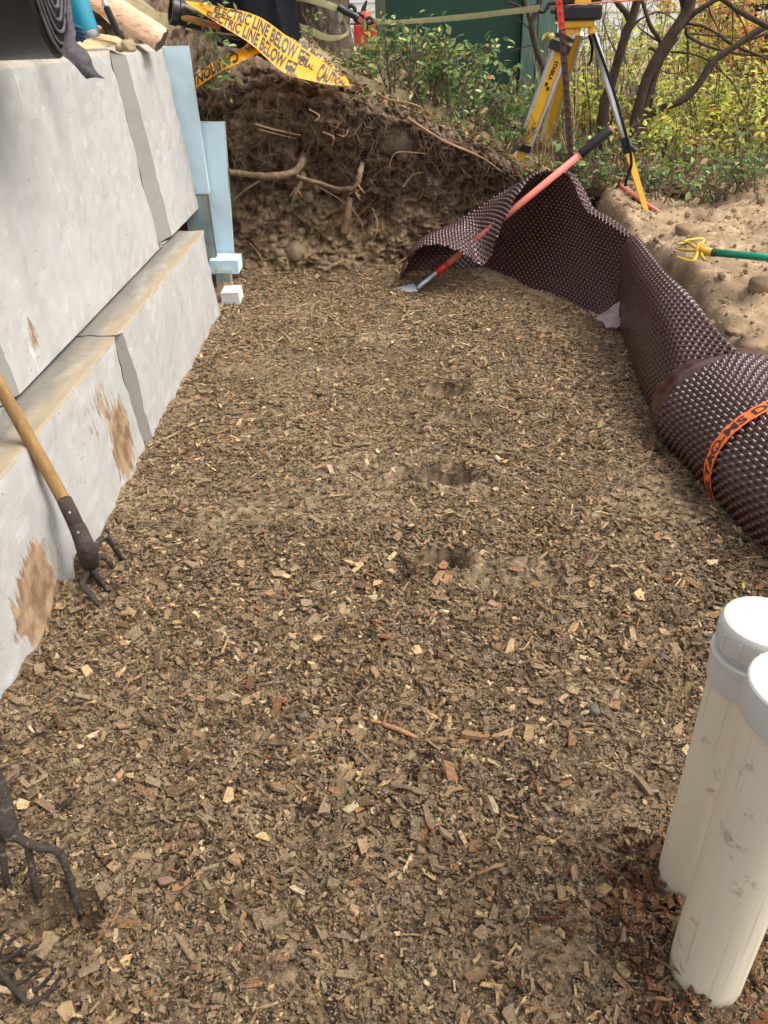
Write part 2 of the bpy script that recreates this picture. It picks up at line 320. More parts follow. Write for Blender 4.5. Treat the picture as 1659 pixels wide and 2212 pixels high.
# ---- pit floor
DENTS = []
for (u, v, rx, ry, dep) in ((945, 1035, .135, .06, .065), (950, 1222, .08, .05, .07), (958, 846, .11, .08, .05), (985, 905, .13, .06, .02), (1010, 1060, .10, .06, .018),
                            (1100, 1240, .16, .09, .012), (120, 1985, .085, .05, .06), (215, 1300, .07, .06, .03), (150, 1270, .07, .06, .03)):
    p = P(u, v, Z=0); DENTS.append((p[0], p[1], rx, ry, dep))
def floor_z(x, y):
    z = .010 * fbm(x * 2.2, y * 2.2, 0, 3, 3) + .006 * fbm(x * 9, y * 9, 0, 3, 5) + .0035 * fbm(x * 45, y * 45, 0, 3, 9)
    for (cx, cy, rx, ry, d) in DENTS:
        e = np.sqrt(((x - cx) / rx) ** 2 + ((y - cy) / ry) ** 2) + .16 * vnoise(x * 15, y * 15, 1, 4)
        z = z - d * (1 - sstep(.55, 1.12, e)) + d * .38 * np.exp(-((e - 1.25) / .28) ** 2)
    for (px_, py_) in ((.503, .698), (.534, .862)): z = z + .014 * np.exp(-((x - px_) ** 2 + (y - py_) ** 2) / .085 ** 2)
    z = z + .055 * np.exp(-((x + .90) / .09) ** 2 - ((y - 1.83) / .12) ** 2) * (1 + .5 * fbm(x * 20, y * 20, 0, 3, 91)) + .03 * sstep(1.02, 1.25, x) * (1 - sstep(2.9, 4.2, y)) + .04 * sstep(4.6, 4.95, y)
    z = z + .02 * np.exp(-((x + .9) / .07) ** 2) * (1 + fbm(x * 6, y * 6, 0, 2, 8))
    return z
def gridxy(x0, x1, y0, y1, st):
    X, Y = np.meshgrid(np.arange(x0, x1 + st, st), np.arange(y0, y1 + st, st), indexing='ij'); return X, Y
b = MB()
X, Y = gridxy(-1.35, 1.55, -.1, 2.6, .0085); Z = floor_z(X, Y) + .003 * fbm(X * 110, Y * 110, 0, 2, 21)
def floor_tint(X, Y):
    t = .85 + .28 * fbm(X * 3.1, Y * 3.1, 0, 3, 31) + .5 * fbm(X * 70, Y * 70, 0, 3, 32)
    t = np.clip(t, .3, 2)[..., None] * np.array((1, 1, 1.)); return t
b.grid(np.stack([X, Y, Z], -1), floor_tint(X, Y))
X, Y = gridxy(-1.35, 1.55, 2.6, 5.1, .014); Z = floor_z(X, Y) + .003 * fbm(X * 90, Y * 90, 0, 2, 21)
Z[:, 0] = floor_z(X[:, 0], Y[:, 0]); b.grid(np.stack([X, Y, Z], -1), floor_tint(X, Y))
tag(b.build('soil_floor', M_soil, smooth=True), kind='structure')
# ---- bark chips over the pit floor (nobody could count them)
def edge_x(y):   # where the membrane meets the floor
    return np.interp(y, [0, 1.2, 1.87, 2.69, 2.87, 3.93, 4.3, 4.9], [1.25, 1.17, 1.11, 1.02, 1.06, 1.24, 1.0, .5])
def chips(n, xs, ys, Lr, Wr, pal, wts, tilt=.35, th=(.0015, .005), lift=.0, yb=1.0):
    x = RNG.uniform(xs[0], xs[1], n); y = ys[0] + (ys[1] - ys[0]) * RNG.random(n) ** yb
    dens = fbm(x * 2.3, y * 2.3, 0, 3, 55); k = RNG.random(n) < np.clip(.72 + .55 * dens, .2, 1)
    for (cx, cy, rx, ry, d) in DENTS[:6]: k &= ~((((x - cx) / rx) ** 2 + ((y - cy) / ry) ** 2 < .85) & (RNG.random(len(x)) < .8))
    x, y = x[k], y[k]; n = len(x)
    L = RNG.uniform(Lr[0], Lr[1], n) * RNG.choice([1, 1, 1.45], n); W = RNG.uniform(Wr[0], Wr[1], n); W = np.minimum(W, L)
    T = RNG.uniform(th[0], th[1], n); K = 5
    bx = np.array((-1, .9, 1, .55, -.9)); by_ = np.array((-.8, -1, .35, 1, .85))
    px = (bx + RNG.uniform(-.32, .32, (n, K))) * L[:, None] / 2; py = (by_ + RNG.uniform(-.38, .38, (n, K))) * W[:, None] / 2
    fl = RNG.random(n) < .5; py[fl] = -py[fl][:, ::1]; px[fl] = -px[fl]
    bend = RNG.uniform(-1, 1, (n, 1)) * .25
    pz = bend * px ** 2 / L[:, None] + RNG.normal(0, .0007, (n, K))
    yaw = RNG.uniform(0, 2 * PI, n); t1 = RNG.normal(0, tilt, n); t2 = RNG.normal(0, tilt, n)
    top = np.stack([px, py, pz + T[:, None] / 2], -1); bot = np.stack([px * .93, py * .93, pz - T[:, None] / 2], -1)
    v = np.concatenate([top, bot], 1)                                   # n,10,3
    def rot(v, ang, i, j):
        c, s = np.cos(ang)[:, None], np.sin(ang)[:, None]; r = v.copy(); r[..., i] = v[..., i] * c - v[..., j] * s; r[..., j] = v[..., i] * s + v[..., j] * c; return r
    v = rot(v, t1, 1, 2); v = rot(v, t2, 0, 2); v = rot(v, yaw, 0, 1)
    z = floor_z(x, y); half = np.abs(np.sin(t1)) * W / 2 + np.abs(np.sin(t2)) * L / 2
    v[..., 0] += x[:, None]; v[..., 1] += y[:, None]; v[..., 2] += (z + T * .4 + half * .35 + RNG.uniform(-.003, .004, n) + lift)[:, None]
    base = (np.arange(n) * 10)[:, None]
    ftop = base + np.arange(5)[None]
    j = np.arange(5); side = np.stack([j, j + 5, (j + 1) % 5 + 5, (j + 1) % 5], -1)
    fs = (base[:, :, None] + side[None]).reshape(-1, 4)
    P_ = np.array(pal)[RNG.choice(len(pal), n, p=np.array(wts) / sum(wts))] * RNG.uniform(.7, 1.3, (n, 1)) * (1 + RNG.normal(0, .025, (n, 3)))
    col = np.repeat(P_[:, None], 10, 1).reshape(-1, 3) * RNG.uniform(.85, 1.15, (n * 10, 1))
    return v.reshape(-1, 3), [ftop, fs], col
PAL = [(.17, .108, .062), (.27, .185, .115), (.39, .285, .18), (.47, .305, .17), (.46, .235, .115), (.80, .55, .29), (.95, .72, .44), (.06, .042, .03)]
WT = [24, 27, 21, 11, 4, 5, 2.8, 11]
def keep_in(v, f, c):
    """drop chips that would stand inside the walls, the membrane or the pipes"""
    n = len(v) // 10; q = v.reshape(n, 10, 3); cx, cy = q[:, :, 0].mean(1), q[:, :, 1].mean(1)
    ok = (q[:, :, 0].min(1) > XL(0) + .0105 * cy) & (cx < edge_x(cy) + .02)
    ok &= (cy < 4.93 + .05 * vnoise(cx * 3, 0, 0, 5))
    for (px, py) in ((.503, .698), (.534, .862)): ok &= ((cx - px) ** 2 + (cy - py) ** 2) > .064 ** 2
    idx = np.where(ok)[0]; q = q[idx]; c = c.reshape(n, 10, 3)[idx]; n = len(idx); base = (np.arange(n) * 10)[:, None]
    j = np.arange(5); side = np.stack([j, j + 5, (j + 1) % 5 + 5, (j + 1) % 5], -1)
    return q.reshape(-1, 3), [base + np.arange(5)[None], (base[:, :, None] + side[None]).reshape(-1, 4)], c.reshape(-1, 3)
b = MB()
b.add(*keep_in(*chips(60000, (-1.0, 1.45), (.35, 4.95), (.010, .027), (.005, .014), PAL, WT, .30, yb=1.25)))
b.add(*keep_in(*chips(120000, (-1.0, 1.45), (.35, 4.95), (.005, .013), (.003, .008), PAL, [20, 28, 28, 9, 2, 5, 2, 10], .5, (.001, .003), yb=1.5)))
b.add(*keep_in(*chips(1500, (-1.0, 1.45), (.35, 4.95), (.026, .045), (.012, .024), PAL, [16, 26, 22, 14, 6, 4, 1.5, 4], .22, (.003, .008), lift=.002)))
b.add(*keep_in(*chips(5000, (-1.0, 1.45), (.35, 4.95), (.018, .05), (.003, .007), PAL, [16, 20, 18, 14, 6, 14, 8, 4], .2, (.002, .004), lift=.002)))
b.add(*keep_in(*chips(30000, (-1.0, 1.25), (.35, 2.1), (.008, .025), (.004, .012), PAL, WT, .42, (.0015, .006), lift=.003, yb=1.2)))
b.add(*keep_in(*chips(40000, (-1.0, 1.25), (.35, 1.9), (.004, .012), (.003, .007), PAL, [22, 26, 22, 9, 4, 7, 3, 10], .6, (.001, .003), lift=.004)))
b.add(*keep_in(*chips(1100, (-.9, 1.1), (.35, 1.9), (.022, .042), (.012, .024), PAL, [12, 22, 18, 14, 8, 9, 4, 3], .35, (.003, .009), lift=.005)))
# damp, redder fresh chips round the foot of the pipes and along the near edge
v_, f_, c_2 = keep_in(*chips(7000, (.2, 1.0), (.35, 1.0), (.012, .04), (.006, .018), [(.17, .075, .035), (.25, .115, .055), (.11, .06, .035), (.45, .27, .13), (.6, .4, .2)], [10, 9, 6, 3, 1.4], .5, lift=.006))
q_ = v_.reshape(-1, 10, 3).mean(1); near = np.exp(-((q_[:, 0] - .50) ** 2 / .14 ** 2 + (q_[:, 1] - .74) ** 2 / .17 ** 2)) + .15 * np.exp(-((q_[:, 1] - .5) / .1) ** 2)
k_ = np.where(RNG.random(len(q_)) < near * 1.3)[0]; j_ = np.arange(5); base_ = (np.arange(len(k_)) * 10)[:, None]
b.add(v_.reshape(-1, 10, 3)[k_].reshape(-1, 3), [base_ + np.arange(5)[None], (base_[:, :, None] + np.stack([j_, j_ + 5, (j_ + 1) % 5 + 5, (j_ + 1) % 5], -1)[None]).reshape(-1, 4)], c_2.reshape(-1, 10, 3)[k_].reshape(-1, 3))
def specks(n, yb, lo, hi):
    x = RNG.uniform(-1.0, 1.3, n); y = .35 + 4.55 * RNG.random(n) ** yb; k = (x > XL(0) + .0105 * y) & (x < edge_x(y)) & (RNG.random(n) < np.clip(.6 + .6 * fbm(x * 2.3, y * 2.3, 0, 3, 155), .15, 1)); x, y = x[k], y[k]; n = len(x)
    c = np.stack([x, y, floor_z(x, y) + RNG.uniform(.0, .010, n)], 1); v = c[:, None] + RNG.normal(size=(n, 3, 3)) * RNG.uniform(lo, hi, (n, 1, 1)) * np.array((1, 1, .55))
    pc = np.array([(.50, .385, .245), (.36, .27, .17), (.66, .52, .34), (.14, .10, .065)])[RNG.choice(4, n, p=[.4, .3, .15, .15])] * RNG.uniform(.8, 1.2, (n, 1))
    b.add(v.reshape(-1, 3), [np.arange(n * 3).reshape(-1, 3)], np.repeat(pc, 3, 0))
specks(420000, 1.7, .0010, .0021); specks(260000, 1.1, .0019, .0033)
for (px_, py_) in ((.503, .698), (.534, .862)):       # chips banked up against the foot of each pipe
    v_, f_, c_3 = chips(900, (px_ - .13, px_ + .13), (py_ - .13, py_ + .13), (.012, .036), (.006, .016), [(.20, .09, .045), (.28, .13, .065), (.13, .07, .04), (.5, .31, .16), (.3, .2, .12)], [10, 9, 6, 3, 6], .75, lift=.010)
    q_ = v_.reshape(-1, 10, 3).mean(1); d_ = np.hypot(q_[:, 0] - px_, q_[:, 1] - py_); k_ = np.where((d_ > .0615) & (RNG.random(len(d_)) < np.exp(-(d_ - .06) / .035)))[0]
    vv = v_.reshape(-1, 10, 3)[k_]; vv[..., 2] += (.016 * np.exp(-(d_[k_] - .06) / .02))[:, None]
    base_ = (np.arange(len(k_)) * 10)[:, None]; b.add(vv.reshape(-1, 3), [base_ + np.arange(5)[None], (base_[:, :, None] + np.stack([j_, j_ + 5, (j_ + 1) % 5 + 5, (j_ + 1) % 5], -1)[None]).reshape(-1, 4)], c_3.reshape(-1, 10, 3)[k_].reshape(-1, 3))
tag(b.build('wood_chips', M_chip), 'brown bark and wood chips mixed with sandy fines covering the pit floor', kind='stuff')
# ---- bank of cut earth at the far end
def top_z(x): return np.interp(x, [-2.4, -.98, -.5, -.18, .1, .4, .7, .95, 1.3, 2.2], [1.16, 1.08, 1.04, 1.0, .92, .795, .66, .50, .42, .40])
xs = np.arange(-1.75, 1.9, .0085); tt = np.concatenate([np.linspace(0, 1, 150), 1 + np.linspace(0, 1, 60)[1:] ** 1.4])
S, T = np.meshgrid(xs, tt, indexing='ij')
face = np.clip(T, 0, 1); over = np.clip(T - 1, 0, 1)
zt_ = top_z(S)
y0 = 4.98 + .12 * sstep(.6, 1.6, S) + .05 * vnoise(S * 1.7, 3, 0, 2)
Yb = y0 + np.interp(face, [0, .12, .45, .7, .9, 1], [-.10, .02, .12, .07, .0, .10]) + over * 1.9
Zb = -.04 + (zt_ + .04) * np.interp(face, [0, .5, .9, 1], [0, .52, .95, 1]) + .40 * sstep(.1, -.8, S) * sstep(0, .45, over)
n1 = fbm(S * 3.2, Zb * 3.2, Yb * 3.2, 5, 41, .55); n2 = fbm(S * 14, Zb * 14, Yb * 14, 3, 47, .6)
cl = np.abs(fbm(S * 6.5, Zb * 6.5, Yb * 5, 3, 44))
amp = .055 * (1 - .5 * over)
rid = 1 - np.abs(fbm(S * 9, Zb * 16, Yb * 6, 4, 53, .6))
n3 = fbm(S * 34, Zb * 34, Yb * 20, 3, 58, .65)
Yb = Yb - (n1 * amp + n2 * .020 + (cl - .3) * .022 + (rid - .7) * .05 + n3 * .017) * (1 - over * .6) * sstep(-.02, .12, face)
Zb = Zb + (.03 * n1 + .016 * n2 + .008 * n3 + .03 * (.3 - cl)) * sstep(.6, 1, face)
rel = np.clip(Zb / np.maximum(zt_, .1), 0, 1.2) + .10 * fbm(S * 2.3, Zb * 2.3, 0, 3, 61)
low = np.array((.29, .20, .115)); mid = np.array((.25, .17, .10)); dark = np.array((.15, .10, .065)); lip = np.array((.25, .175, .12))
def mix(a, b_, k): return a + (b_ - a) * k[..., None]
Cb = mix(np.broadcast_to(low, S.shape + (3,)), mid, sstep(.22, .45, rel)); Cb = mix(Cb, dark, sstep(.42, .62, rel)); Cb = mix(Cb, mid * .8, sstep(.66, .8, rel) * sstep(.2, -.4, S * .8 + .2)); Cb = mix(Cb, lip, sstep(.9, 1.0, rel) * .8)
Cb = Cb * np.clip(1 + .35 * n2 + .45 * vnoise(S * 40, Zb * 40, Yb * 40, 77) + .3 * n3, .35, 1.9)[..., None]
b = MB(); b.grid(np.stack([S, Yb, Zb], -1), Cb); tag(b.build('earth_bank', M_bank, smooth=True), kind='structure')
def bank_y(x, z):
    i = int(np.clip((x - xs[0]) / .0085, 0, len(xs) - 1)); k = np.argmin(np.abs(Zb[i, :150] - z)); return float(Yb[i, k])
# ---- sandy terrace on the right
def terr_z(x, y):
    e = np.interp(y, [-1, 1.5, 2.7, 3.9, 4.6, 5.3], [.12, .2, .27, .40, .42, .43]) + .05 * sstep(1.6, 2.6, x)
    z = e + .055 * fbm(x * 1.6, y * 1.6, 0, 4, 71) + .017 * fbm(x * 7 + y * 3, y * 9, 0, 6, 72, .7) + .008 * fbm(x * 40, y * 40, 0, 2, 75)
    r = .03 * np.abs(fbm(x * 3 + y, y * 4, 0, 3, 74)); return (z - r) * sstep(1.25, 1.42, x + .03 * vnoise(y * 4, 0, 0, 3))
X, Y = gridxy(1.12, 4.4, -.8, 5.6, .018); Z = terr_z(X, Y)
b = MB(); t = np.clip(1 + .25 * fbm(X * 10, Y * 10, 0, 3, 79), .5, 1.6)[..., None] * np.ones(3)
b.grid(np.stack([X, Y, Z], -1), t); tag(b.build('sandy_terrace', M_sand, smooth=True), kind='structure')
# ---- ground beyond, out to the horizon
def G(x, y):
    x, y = np.asarray(x, float), np.asarray(y, float)
    base = 1.02 - .62 * sstep(-.1, 1.5, x) - .02 * x * 0
    base = base + (.93 - base) * sstep(7, 14, y) * .85 + .36 * sstep(.1, -.8, x) * (1 - sstep(6.6, 8.5, y)) + .8 * sstep(-1.2, -2.2, x) * (1 - sstep(11, 14, y))
    return base + .03 * fbm(x * 1.1, y * 1.1, 0, 3, 90)
xs_ = np.concatenate([-np.geomspace(200, 8, 16), np.linspace(-7, 9, 130), np.geomspace(10, 200, 16)])
ys_ = np.concatenate([np.linspace(5.45, 14, 80), np.geomspace(15, 320, 18)])
X, Y = np.meshgrid(xs_, ys_, indexing='ij'); Z = G(X, Y); Z[:, 0] -= .25
b = MB(); b.grid(np.stack([X, Y, Z], -1)); tag(b.build('ground', M_ground, smooth=True), kind='structure')
# ground left of the wall (the earth it holds back) and the strip behind it
X, Y = gridxy(-4.5, -1.75, -1, 5.6, .08); b = MB(); b.grid(np.stack([X, Y, 1.12 + .05 * fbm(X * 2, Y * 2, 0, 3, 5)], -1)); tag(b.build('backfill_ground', M_sand, smooth=True), kind='structure')
# ================================================================== CONCRETE BLOCKS
def cblock(label, Xf, y0, y1, z0, z1, chy, chz0, chz1, mud=(), depth=.75, seed=0, sandtop=.25):
    """y0..y1, z0..z1 bound the flat front face; chamfers lie outside it"""
    ch = .055; b = MB()
    def g(fn, na, nb, tint, led=False):
        A, B = np.meshgrid(np.linspace(0, 1, na), np.linspace(0, 1, nb), indexing='ij'); V = np.stack(fn(A, B), -1)
        ed = np.minimum(np.minimum(A, 1 - A) * (na / 90.), np.minimum(B, 1 - B) * (nb / 50.)); nz = -.003 * np.exp(-ed / .02) * np.clip(fbm(V[..., 1] * 9 + seed, V[..., 2] * 9, 0, 3, 17), 0, 1) * (tint[2] == 0) + .004 * fbm(V[..., 0] * 4 + seed, V[..., 1] * 4, V[..., 2] * 4, 3, 13) + .0022 * vnoise(V[..., 0] * 30, V[..., 1] * 30, V[..., 2] * 30, 14)
        V = V + nz[..., None]; V[..., 0] += .0105 * V[..., 1]; tt = np.broadcast_to(np.array(tint, float), V.shape).copy()
        if tint[0] > -.3:
            for (my, mz, rad, am) in mud: tt[..., 0] += .88 * am * np.exp(-((V[..., 1] - my) ** 2 + (V[..., 2] - mz) ** 2) / (1.35 * rad) ** 2)
        if led: tt[..., 1] += .15 - 2.4 * B + .12 * fbm(V[..., 1] * 7, V[..., 0] * 20, 0, 3, 19); tt[..., 2] = np.clip(B * 9 - .30 + .25 * fbm(V[..., 1] * 8, V[..., 0] * 30, 0, 3, 29), 0, .93)  # third channel darkens the top inward: dirt plus painted shade below the upper block
        b.grid(V, tt)
    lerp = lambda a, c, t: a + (c - a) * t
    Y0, Y1, Z0, Z1 = y0 - chy, y1 + chy, z0 - chz0, z1 + chz1
    face = (-.20, -.6, 0); yawk = .0105; raw = (-.4, -.6, .62)
    g(lambda A, B: (Xf(lerp(z0, z1, B)), lerp(y0, y1, A), lerp(z0, z1, B)), 90, 50, face)
    g(lambda A, B: (Xf(lerp(z0, z1, B)) - ch * (1 - A), lerp(Y0, y0, A), lerp(lerp(Z0, z0, A), lerp(Z1, z1, A), B)), 6, 50, raw)
    g(lambda A, B: (Xf(lerp(z0, z1, B)) - ch * A, lerp(y1, Y1, A), lerp(lerp(z0, Z0, A), lerp(z1, Z1, A), B)), 6, 50, raw)
    g(lambda A, B: (Xf(z1) - min(ch, chz1 * 1.4) * B, lerp(lerp(y0, Y0, B), lerp(y1, Y1, B), A), lerp(z1, Z1, B)), 90, 5, (-.3, sandtop, 0))
    g(lambda A, B: (Xf(z0) - chz0 * 1.0 * (1 - B), lerp(lerp(Y0, y0, B), lerp(Y1, y1, B), A), lerp(Z0, z0, B)), 90, 4, (-.3, .05, .3))
    xb = Xf(z1) - depth
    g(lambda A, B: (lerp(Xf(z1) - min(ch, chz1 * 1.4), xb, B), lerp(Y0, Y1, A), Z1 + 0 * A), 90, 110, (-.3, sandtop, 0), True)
    g(lambda A, B: (lerp(xb, Xf(lerp(z0, z1, B)) - ch, A), Y0 + 0 * A, lerp(Z0, Z1, B)), 20, 20, raw)
    g(lambda A, B: (lerp(Xf(lerp(z0, z1, B)) - ch, xb, A), Y1 + 0 * A, lerp(Z0, Z1, B)), 20, 20, raw)
    g(lambda A, B: (xb + 0 * A, lerp(Y1, Y0, A), lerp(Z0, Z1, B)), 4, 4, raw)
    g(lambda A, B: (lerp(xb, Xf(z0) - chz0, B), lerp(Y1, Y0, A), Z0 + 0 * A), 4, 4, raw)
    o = b.build('concrete_block', M_con, smooth=False, loc=(Xf(z0) - .3, (y0 + y1) / 2, Z0))
    return tag(o, label, 'concrete block', 'concrete blocks of the retaining wall')
def mudat(pts, Xf):
    out = []
    for (u, v, r, a) in pts:
        p = P(u, v, X=Xf(.25)); p = P(u, v, X=Xf(p[2])); out.append((p[1], p[2], r, a))
    return out
m1 = mudat([(202, 848, .07, .24), (178, 915, .09, .27), (253, 905, .085, .3), (259, 1000, .10, .32), (240, 950, .08, .25), (160, 1054, .06, .17), (60, 1208, .06, .3), (80, 1290, .07, .42), (92, 1340, .07, .44), (20, 1400, .10, .22), (150, 1180, .08, .18), (100, 1130, .1, .14), (225, 1120, .07, .2), (40, 1290, .06, .25)], XL)
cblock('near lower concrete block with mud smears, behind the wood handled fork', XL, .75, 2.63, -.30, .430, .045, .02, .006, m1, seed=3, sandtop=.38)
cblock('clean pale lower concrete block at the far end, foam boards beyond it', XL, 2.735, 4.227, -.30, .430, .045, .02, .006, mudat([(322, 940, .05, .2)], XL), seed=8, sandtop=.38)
m2 = mudat([(43, 693, .045, .27), (50, 640, .03, .2), (60, 740, .03, .26), (78, 785, .045, .26)], XU)
cblock('large near upper concrete block carrying the black roll', XU, 2.14, 3.853, .452, 1.242, .112, .014, .02, m2, seed=15)
cblock('short far upper concrete block with the log end on top', XU, 4.09, 4.80, .452, 1.235, .112, .014, .03, [], seed=23)
# sand heaped on the wall top
X, Y = gridxy(-1.86, -1.165, 1.8, 4.95, .012)
e = sstep(-1.15, -1.32, X + .035 * fbm(X * 7, Y * 7, 0, 2, 6)); gapy = np.exp(-((Y - 3.98) / .10) ** 2)
Z = 1.245 + .012 * fbm(X * 12, Y * 12, 0, 4, 81) + e * (.065 + .03 * fbm(X * 3, Y * 3, 0, 3, 83)) - gapy * .05 * (1 - e) - .02 * sstep(-1.20, -1.165, X)
Z = np.where(Y > 4.75, Z - .05 * sstep(4.75, 4.95, Y), Z)
b = MB(); b.grid(np.stack([X, Y, Z], -1)); tag(b.build('sand_on_the_wall_top', M_wallsand, smooth=True), kind='structure')
# ================================================================== DIMPLED MEMBRANE
def stud(U, V, r=.0090, pitch=.036, h=.0105):
    """height of staggered truncated studs at sheet coordinates U, V (metres)"""
    j = np.round(V / (pitch / 2)); out = np.zeros_like(U)
    for dj in (-1, 0, 1):
        jj = j + dj; off = (jj % 2) * pitch / 2; i = np.round((U - off) / pitch)
        d = np.sqrt((U - off - i * pitch) ** 2 + (V - jj * pitch / 2) ** 2)
        out = np.maximum(out, 1 - np.clip((d - r * .70) / (r * .34), 0, 1))
    return out * h
def sheet(curves, n, mlen, sign=1., margin=(0, 0), step=.0026, wob=.008, seed=0, crosspts=None, flat=None):
    """curves: list of polylines (same direction); surface lofted smoothly between them, studded by arc length"""
    rows = [spl(c, 24) for c in curves]
    K = np.array(rows)                                    # a,24,3
    na = int(np.mean([np.linalg.norm(np.diff(spl(K[:, j], 40), axis=0), axis=1).sum() for j in range(0, 24, 5)]) / step) + 2
    cols = np.array([spl(K[:, j], na) for j in range(24)])  # 24,na,3
    nb = int(np.mean([np.linalg.norm(np.diff(cols[:, i], axis=0), axis=1).sum() for i in range(0, na, max(1, na // 6))]) / step) + 2
    V = np.array([spl(cols[:, i], nb) for i in range(na)])  # na,nb,3
    la = np.concatenate([[0], np.cumsum(np.linalg.norm(np.diff(V.mean(1), axis=0), axis=1))]); lb = np.concatenate([np.zeros((na, 1)), np.cumsum(np.linalg.norm(np.diff(V, axis=1), axis=2), axis=1)], 1)
    lb = lb.mean(0)[None] * .7 + lb * .3
    la = np.concatenate([np.zeros((1, nb)), np.cumsum(np.linalg.norm(np.diff(V, axis=0), axis=2), axis=0)], 0)
    N = np.cross(np.gradient(V, axis=0), np.gradient(V, axis=1)); N /= np.linalg.norm(N, axis=2)[..., None] + 1e-12
    U_, V_ = la, np.broadcast_to(lb, la.shape)
    h = stud(U_, V_)
    if flat is not None: h = h * flat(U_, V_, la[-1:].mean(), lb.max())
    V = V + N * (sign * h + wob * fbm(V[..., 0] * 5, V[..., 1] * 5, V[..., 2] * 5 + seed, 2, 60 + seed))[..., None]
    return V
MEM = thing('dimpled_membrane', 'dark brown dimpled drainage membrane, half unrolled along the right side of the pit', 'membrane', (1.2, 2.8, 0))
# the roll: flattened cylinder lying on the floor, axis almost along +Y
rc = lambda y: (1.285 + (2.70 - y) * .115, .105 - .02 * (2.7 - y))
ax = np.array([-.115, 1, .02]); ax /= np.linalg.norm(ax)
def rollpt(y, a, k=1.0):
    cx, cz = rc(y); return np.array((cx + .275 * k * np.cos(a), y, cz + .20 * k * np.sin(a)))
yr = np.arange(.62, 2.735, .0028); ar = np.linspace(math.radians(-20), math.radians(232), 380)
A, Y = np.meshgrid(ar, yr)                                # rows: y
k = 1 + .012 * (A - ar[0]) - .03 * sstep(2.66, 2.74, Y)
cx = 1.285 + (2.70 - Y) * .115; cz = .105 - .02 * (2.7 - Y)
yo = .035 * np.sin(A * 1.3 + .3) + .012 * vnoise(A * 3, 0, 0, 6)       # uneven end
Vr = np.stack([cx + .275 * k * np.cos(A), Y + yo * sstep(2.2, 2.72, Y), cz + .20 * k * np.sin(A)], -1)
N = np.stack([np.cos(A) / .275, 0 * A, np.sin(A) / .20], -1); N /= np.linalg.norm(N, axis=2)[..., None]
la = Y; lb = np.concatenate([[0], np.cumsum(np.linalg.norm(np.diff(Vr[100], axis=0), axis=1))])[None] + 0 * A
hh = stud(lb, la) * (1 - sstep(2.635, 2.645, Y + .012 * vnoise(lb * 8, 0, 0, 3)))
flg = sstep(2.64, 2.66, Y)
Vr = Vr + N * (hh + .004 * fbm(A * 2, Y * 4, 0, 2, 3) + flg * .004 * vnoise(lb * 22, Y * 9, 0, 7))[..., None]
b = MB(); b.grid(Vr, flip=True); roll = b.build('roll', M_mem, MEM, smooth=True)
# inner turns seen at the end of the roll
b = MB()
for q in range(7):
    k = .93 - q * .105; a = np.linspace(0, 2 * PI, 60); ys = 2.70 - q * .012 + .01 * np.sin(a + q)
    outer = np.stack([rc(2.7)[0] + .275 * k * np.cos(a), ys, rc(2.7)[1] + .01 + .20 * k * np.sin(a)], -1); back = outer.copy(); back[:, 1] -= .06
    b.grid(np.stack([outer, back], 0))
b.build('inner_turns', M_mem, MEM, smooth=True)
# sheet running from the roll to the back, leaning on the terrace edge
def cross(u1, v1, u2, v2, zt, y1=None):
    lo = P(u1, v1, Z=-.02); hi = P(u2, v2, Z=zt)
    y = lo[1]; 
    return [lo, (lo[0] - .015, (lo[1] * .6 + hi[1] * .4), zt * .42), (lo[0] * .55 + hi[0] * .45 - .035, lo[1] * .3 + hi[1] * .7, zt * .84), hi, (hi[0] + .035, hi[1] + .01, zt - .012), (hi[0] + .06, hi[1] + .02, zt - .09)]
cv = [cross(1326, 692, 1364, 506, .43), cross(1350, 770, 1430, 588, .41), cross(1366, 822, 1500, 668, .375), cross(1393, 880, 1568, 745, .33), cross(1412, 925, 1604, 778, .30)]
V = sheet(cv, 0, 0, sign=-1, seed=1)
b = MB(); b.grid(V, flip=False); b.build('unrolled_sheet', M_mem, MEM, smooth=True)
# the folded far end: a concave panel whose top edge peaks, then a flap curling over to the left
topc = [P(872, 600, Y=4.80), P(893, 548, Y=4.86), P(960, 500, Y=4.88), P(1060, 440, Y=4.86), P(1140, 388, Y=4.80), P(1182, 372, Y=4.72), P(1226, 380, Y=4.60), P(1262, 452, Y=4.42), P(1302, 480, Y=4.25), P(1345, 505, Y=4.08), P(1374, 528, Y=4.00), P(1392, 560, Y=3.96)]
botc = [P(858, 622, Z=-.02), P(900, 615, Z=-.03), P(960, 612, Z=-.03), P(1040, 605, Z=-.03), P(1100, 618, Z=-.03), P(1160, 635, Z=-.03), P(1215, 655, Z=-.03), P(1262, 680, Z=-.03), P(1300, 697, Z=-.03), P(1325, 705, Z=-.03), P(1346, 712, Z=-.03), P(1372, 722, Z=-.03)]
top = spl(topc, 40); bot = spl(botc, 40)
# pair equal fractions of both edges
w1 = np.linspace(0, 1, 40); push = (np.sin(w1 * PI) ** .7)[:, None] * np.array((.02, .11, 0))
m1_ = top * .38 + bot * .62 + push * .9; m2_ = top * .75 + bot * .25 + push * .8
V = sheet([bot, m1_, m2_, top], 0, 0, sign=1, seed=2, flat=lambda U, V_, lu, lv: 1 - 0 * U)
b = MB(); b.grid(V); b.build('folded_panel', M_mem, MEM, smooth=True)
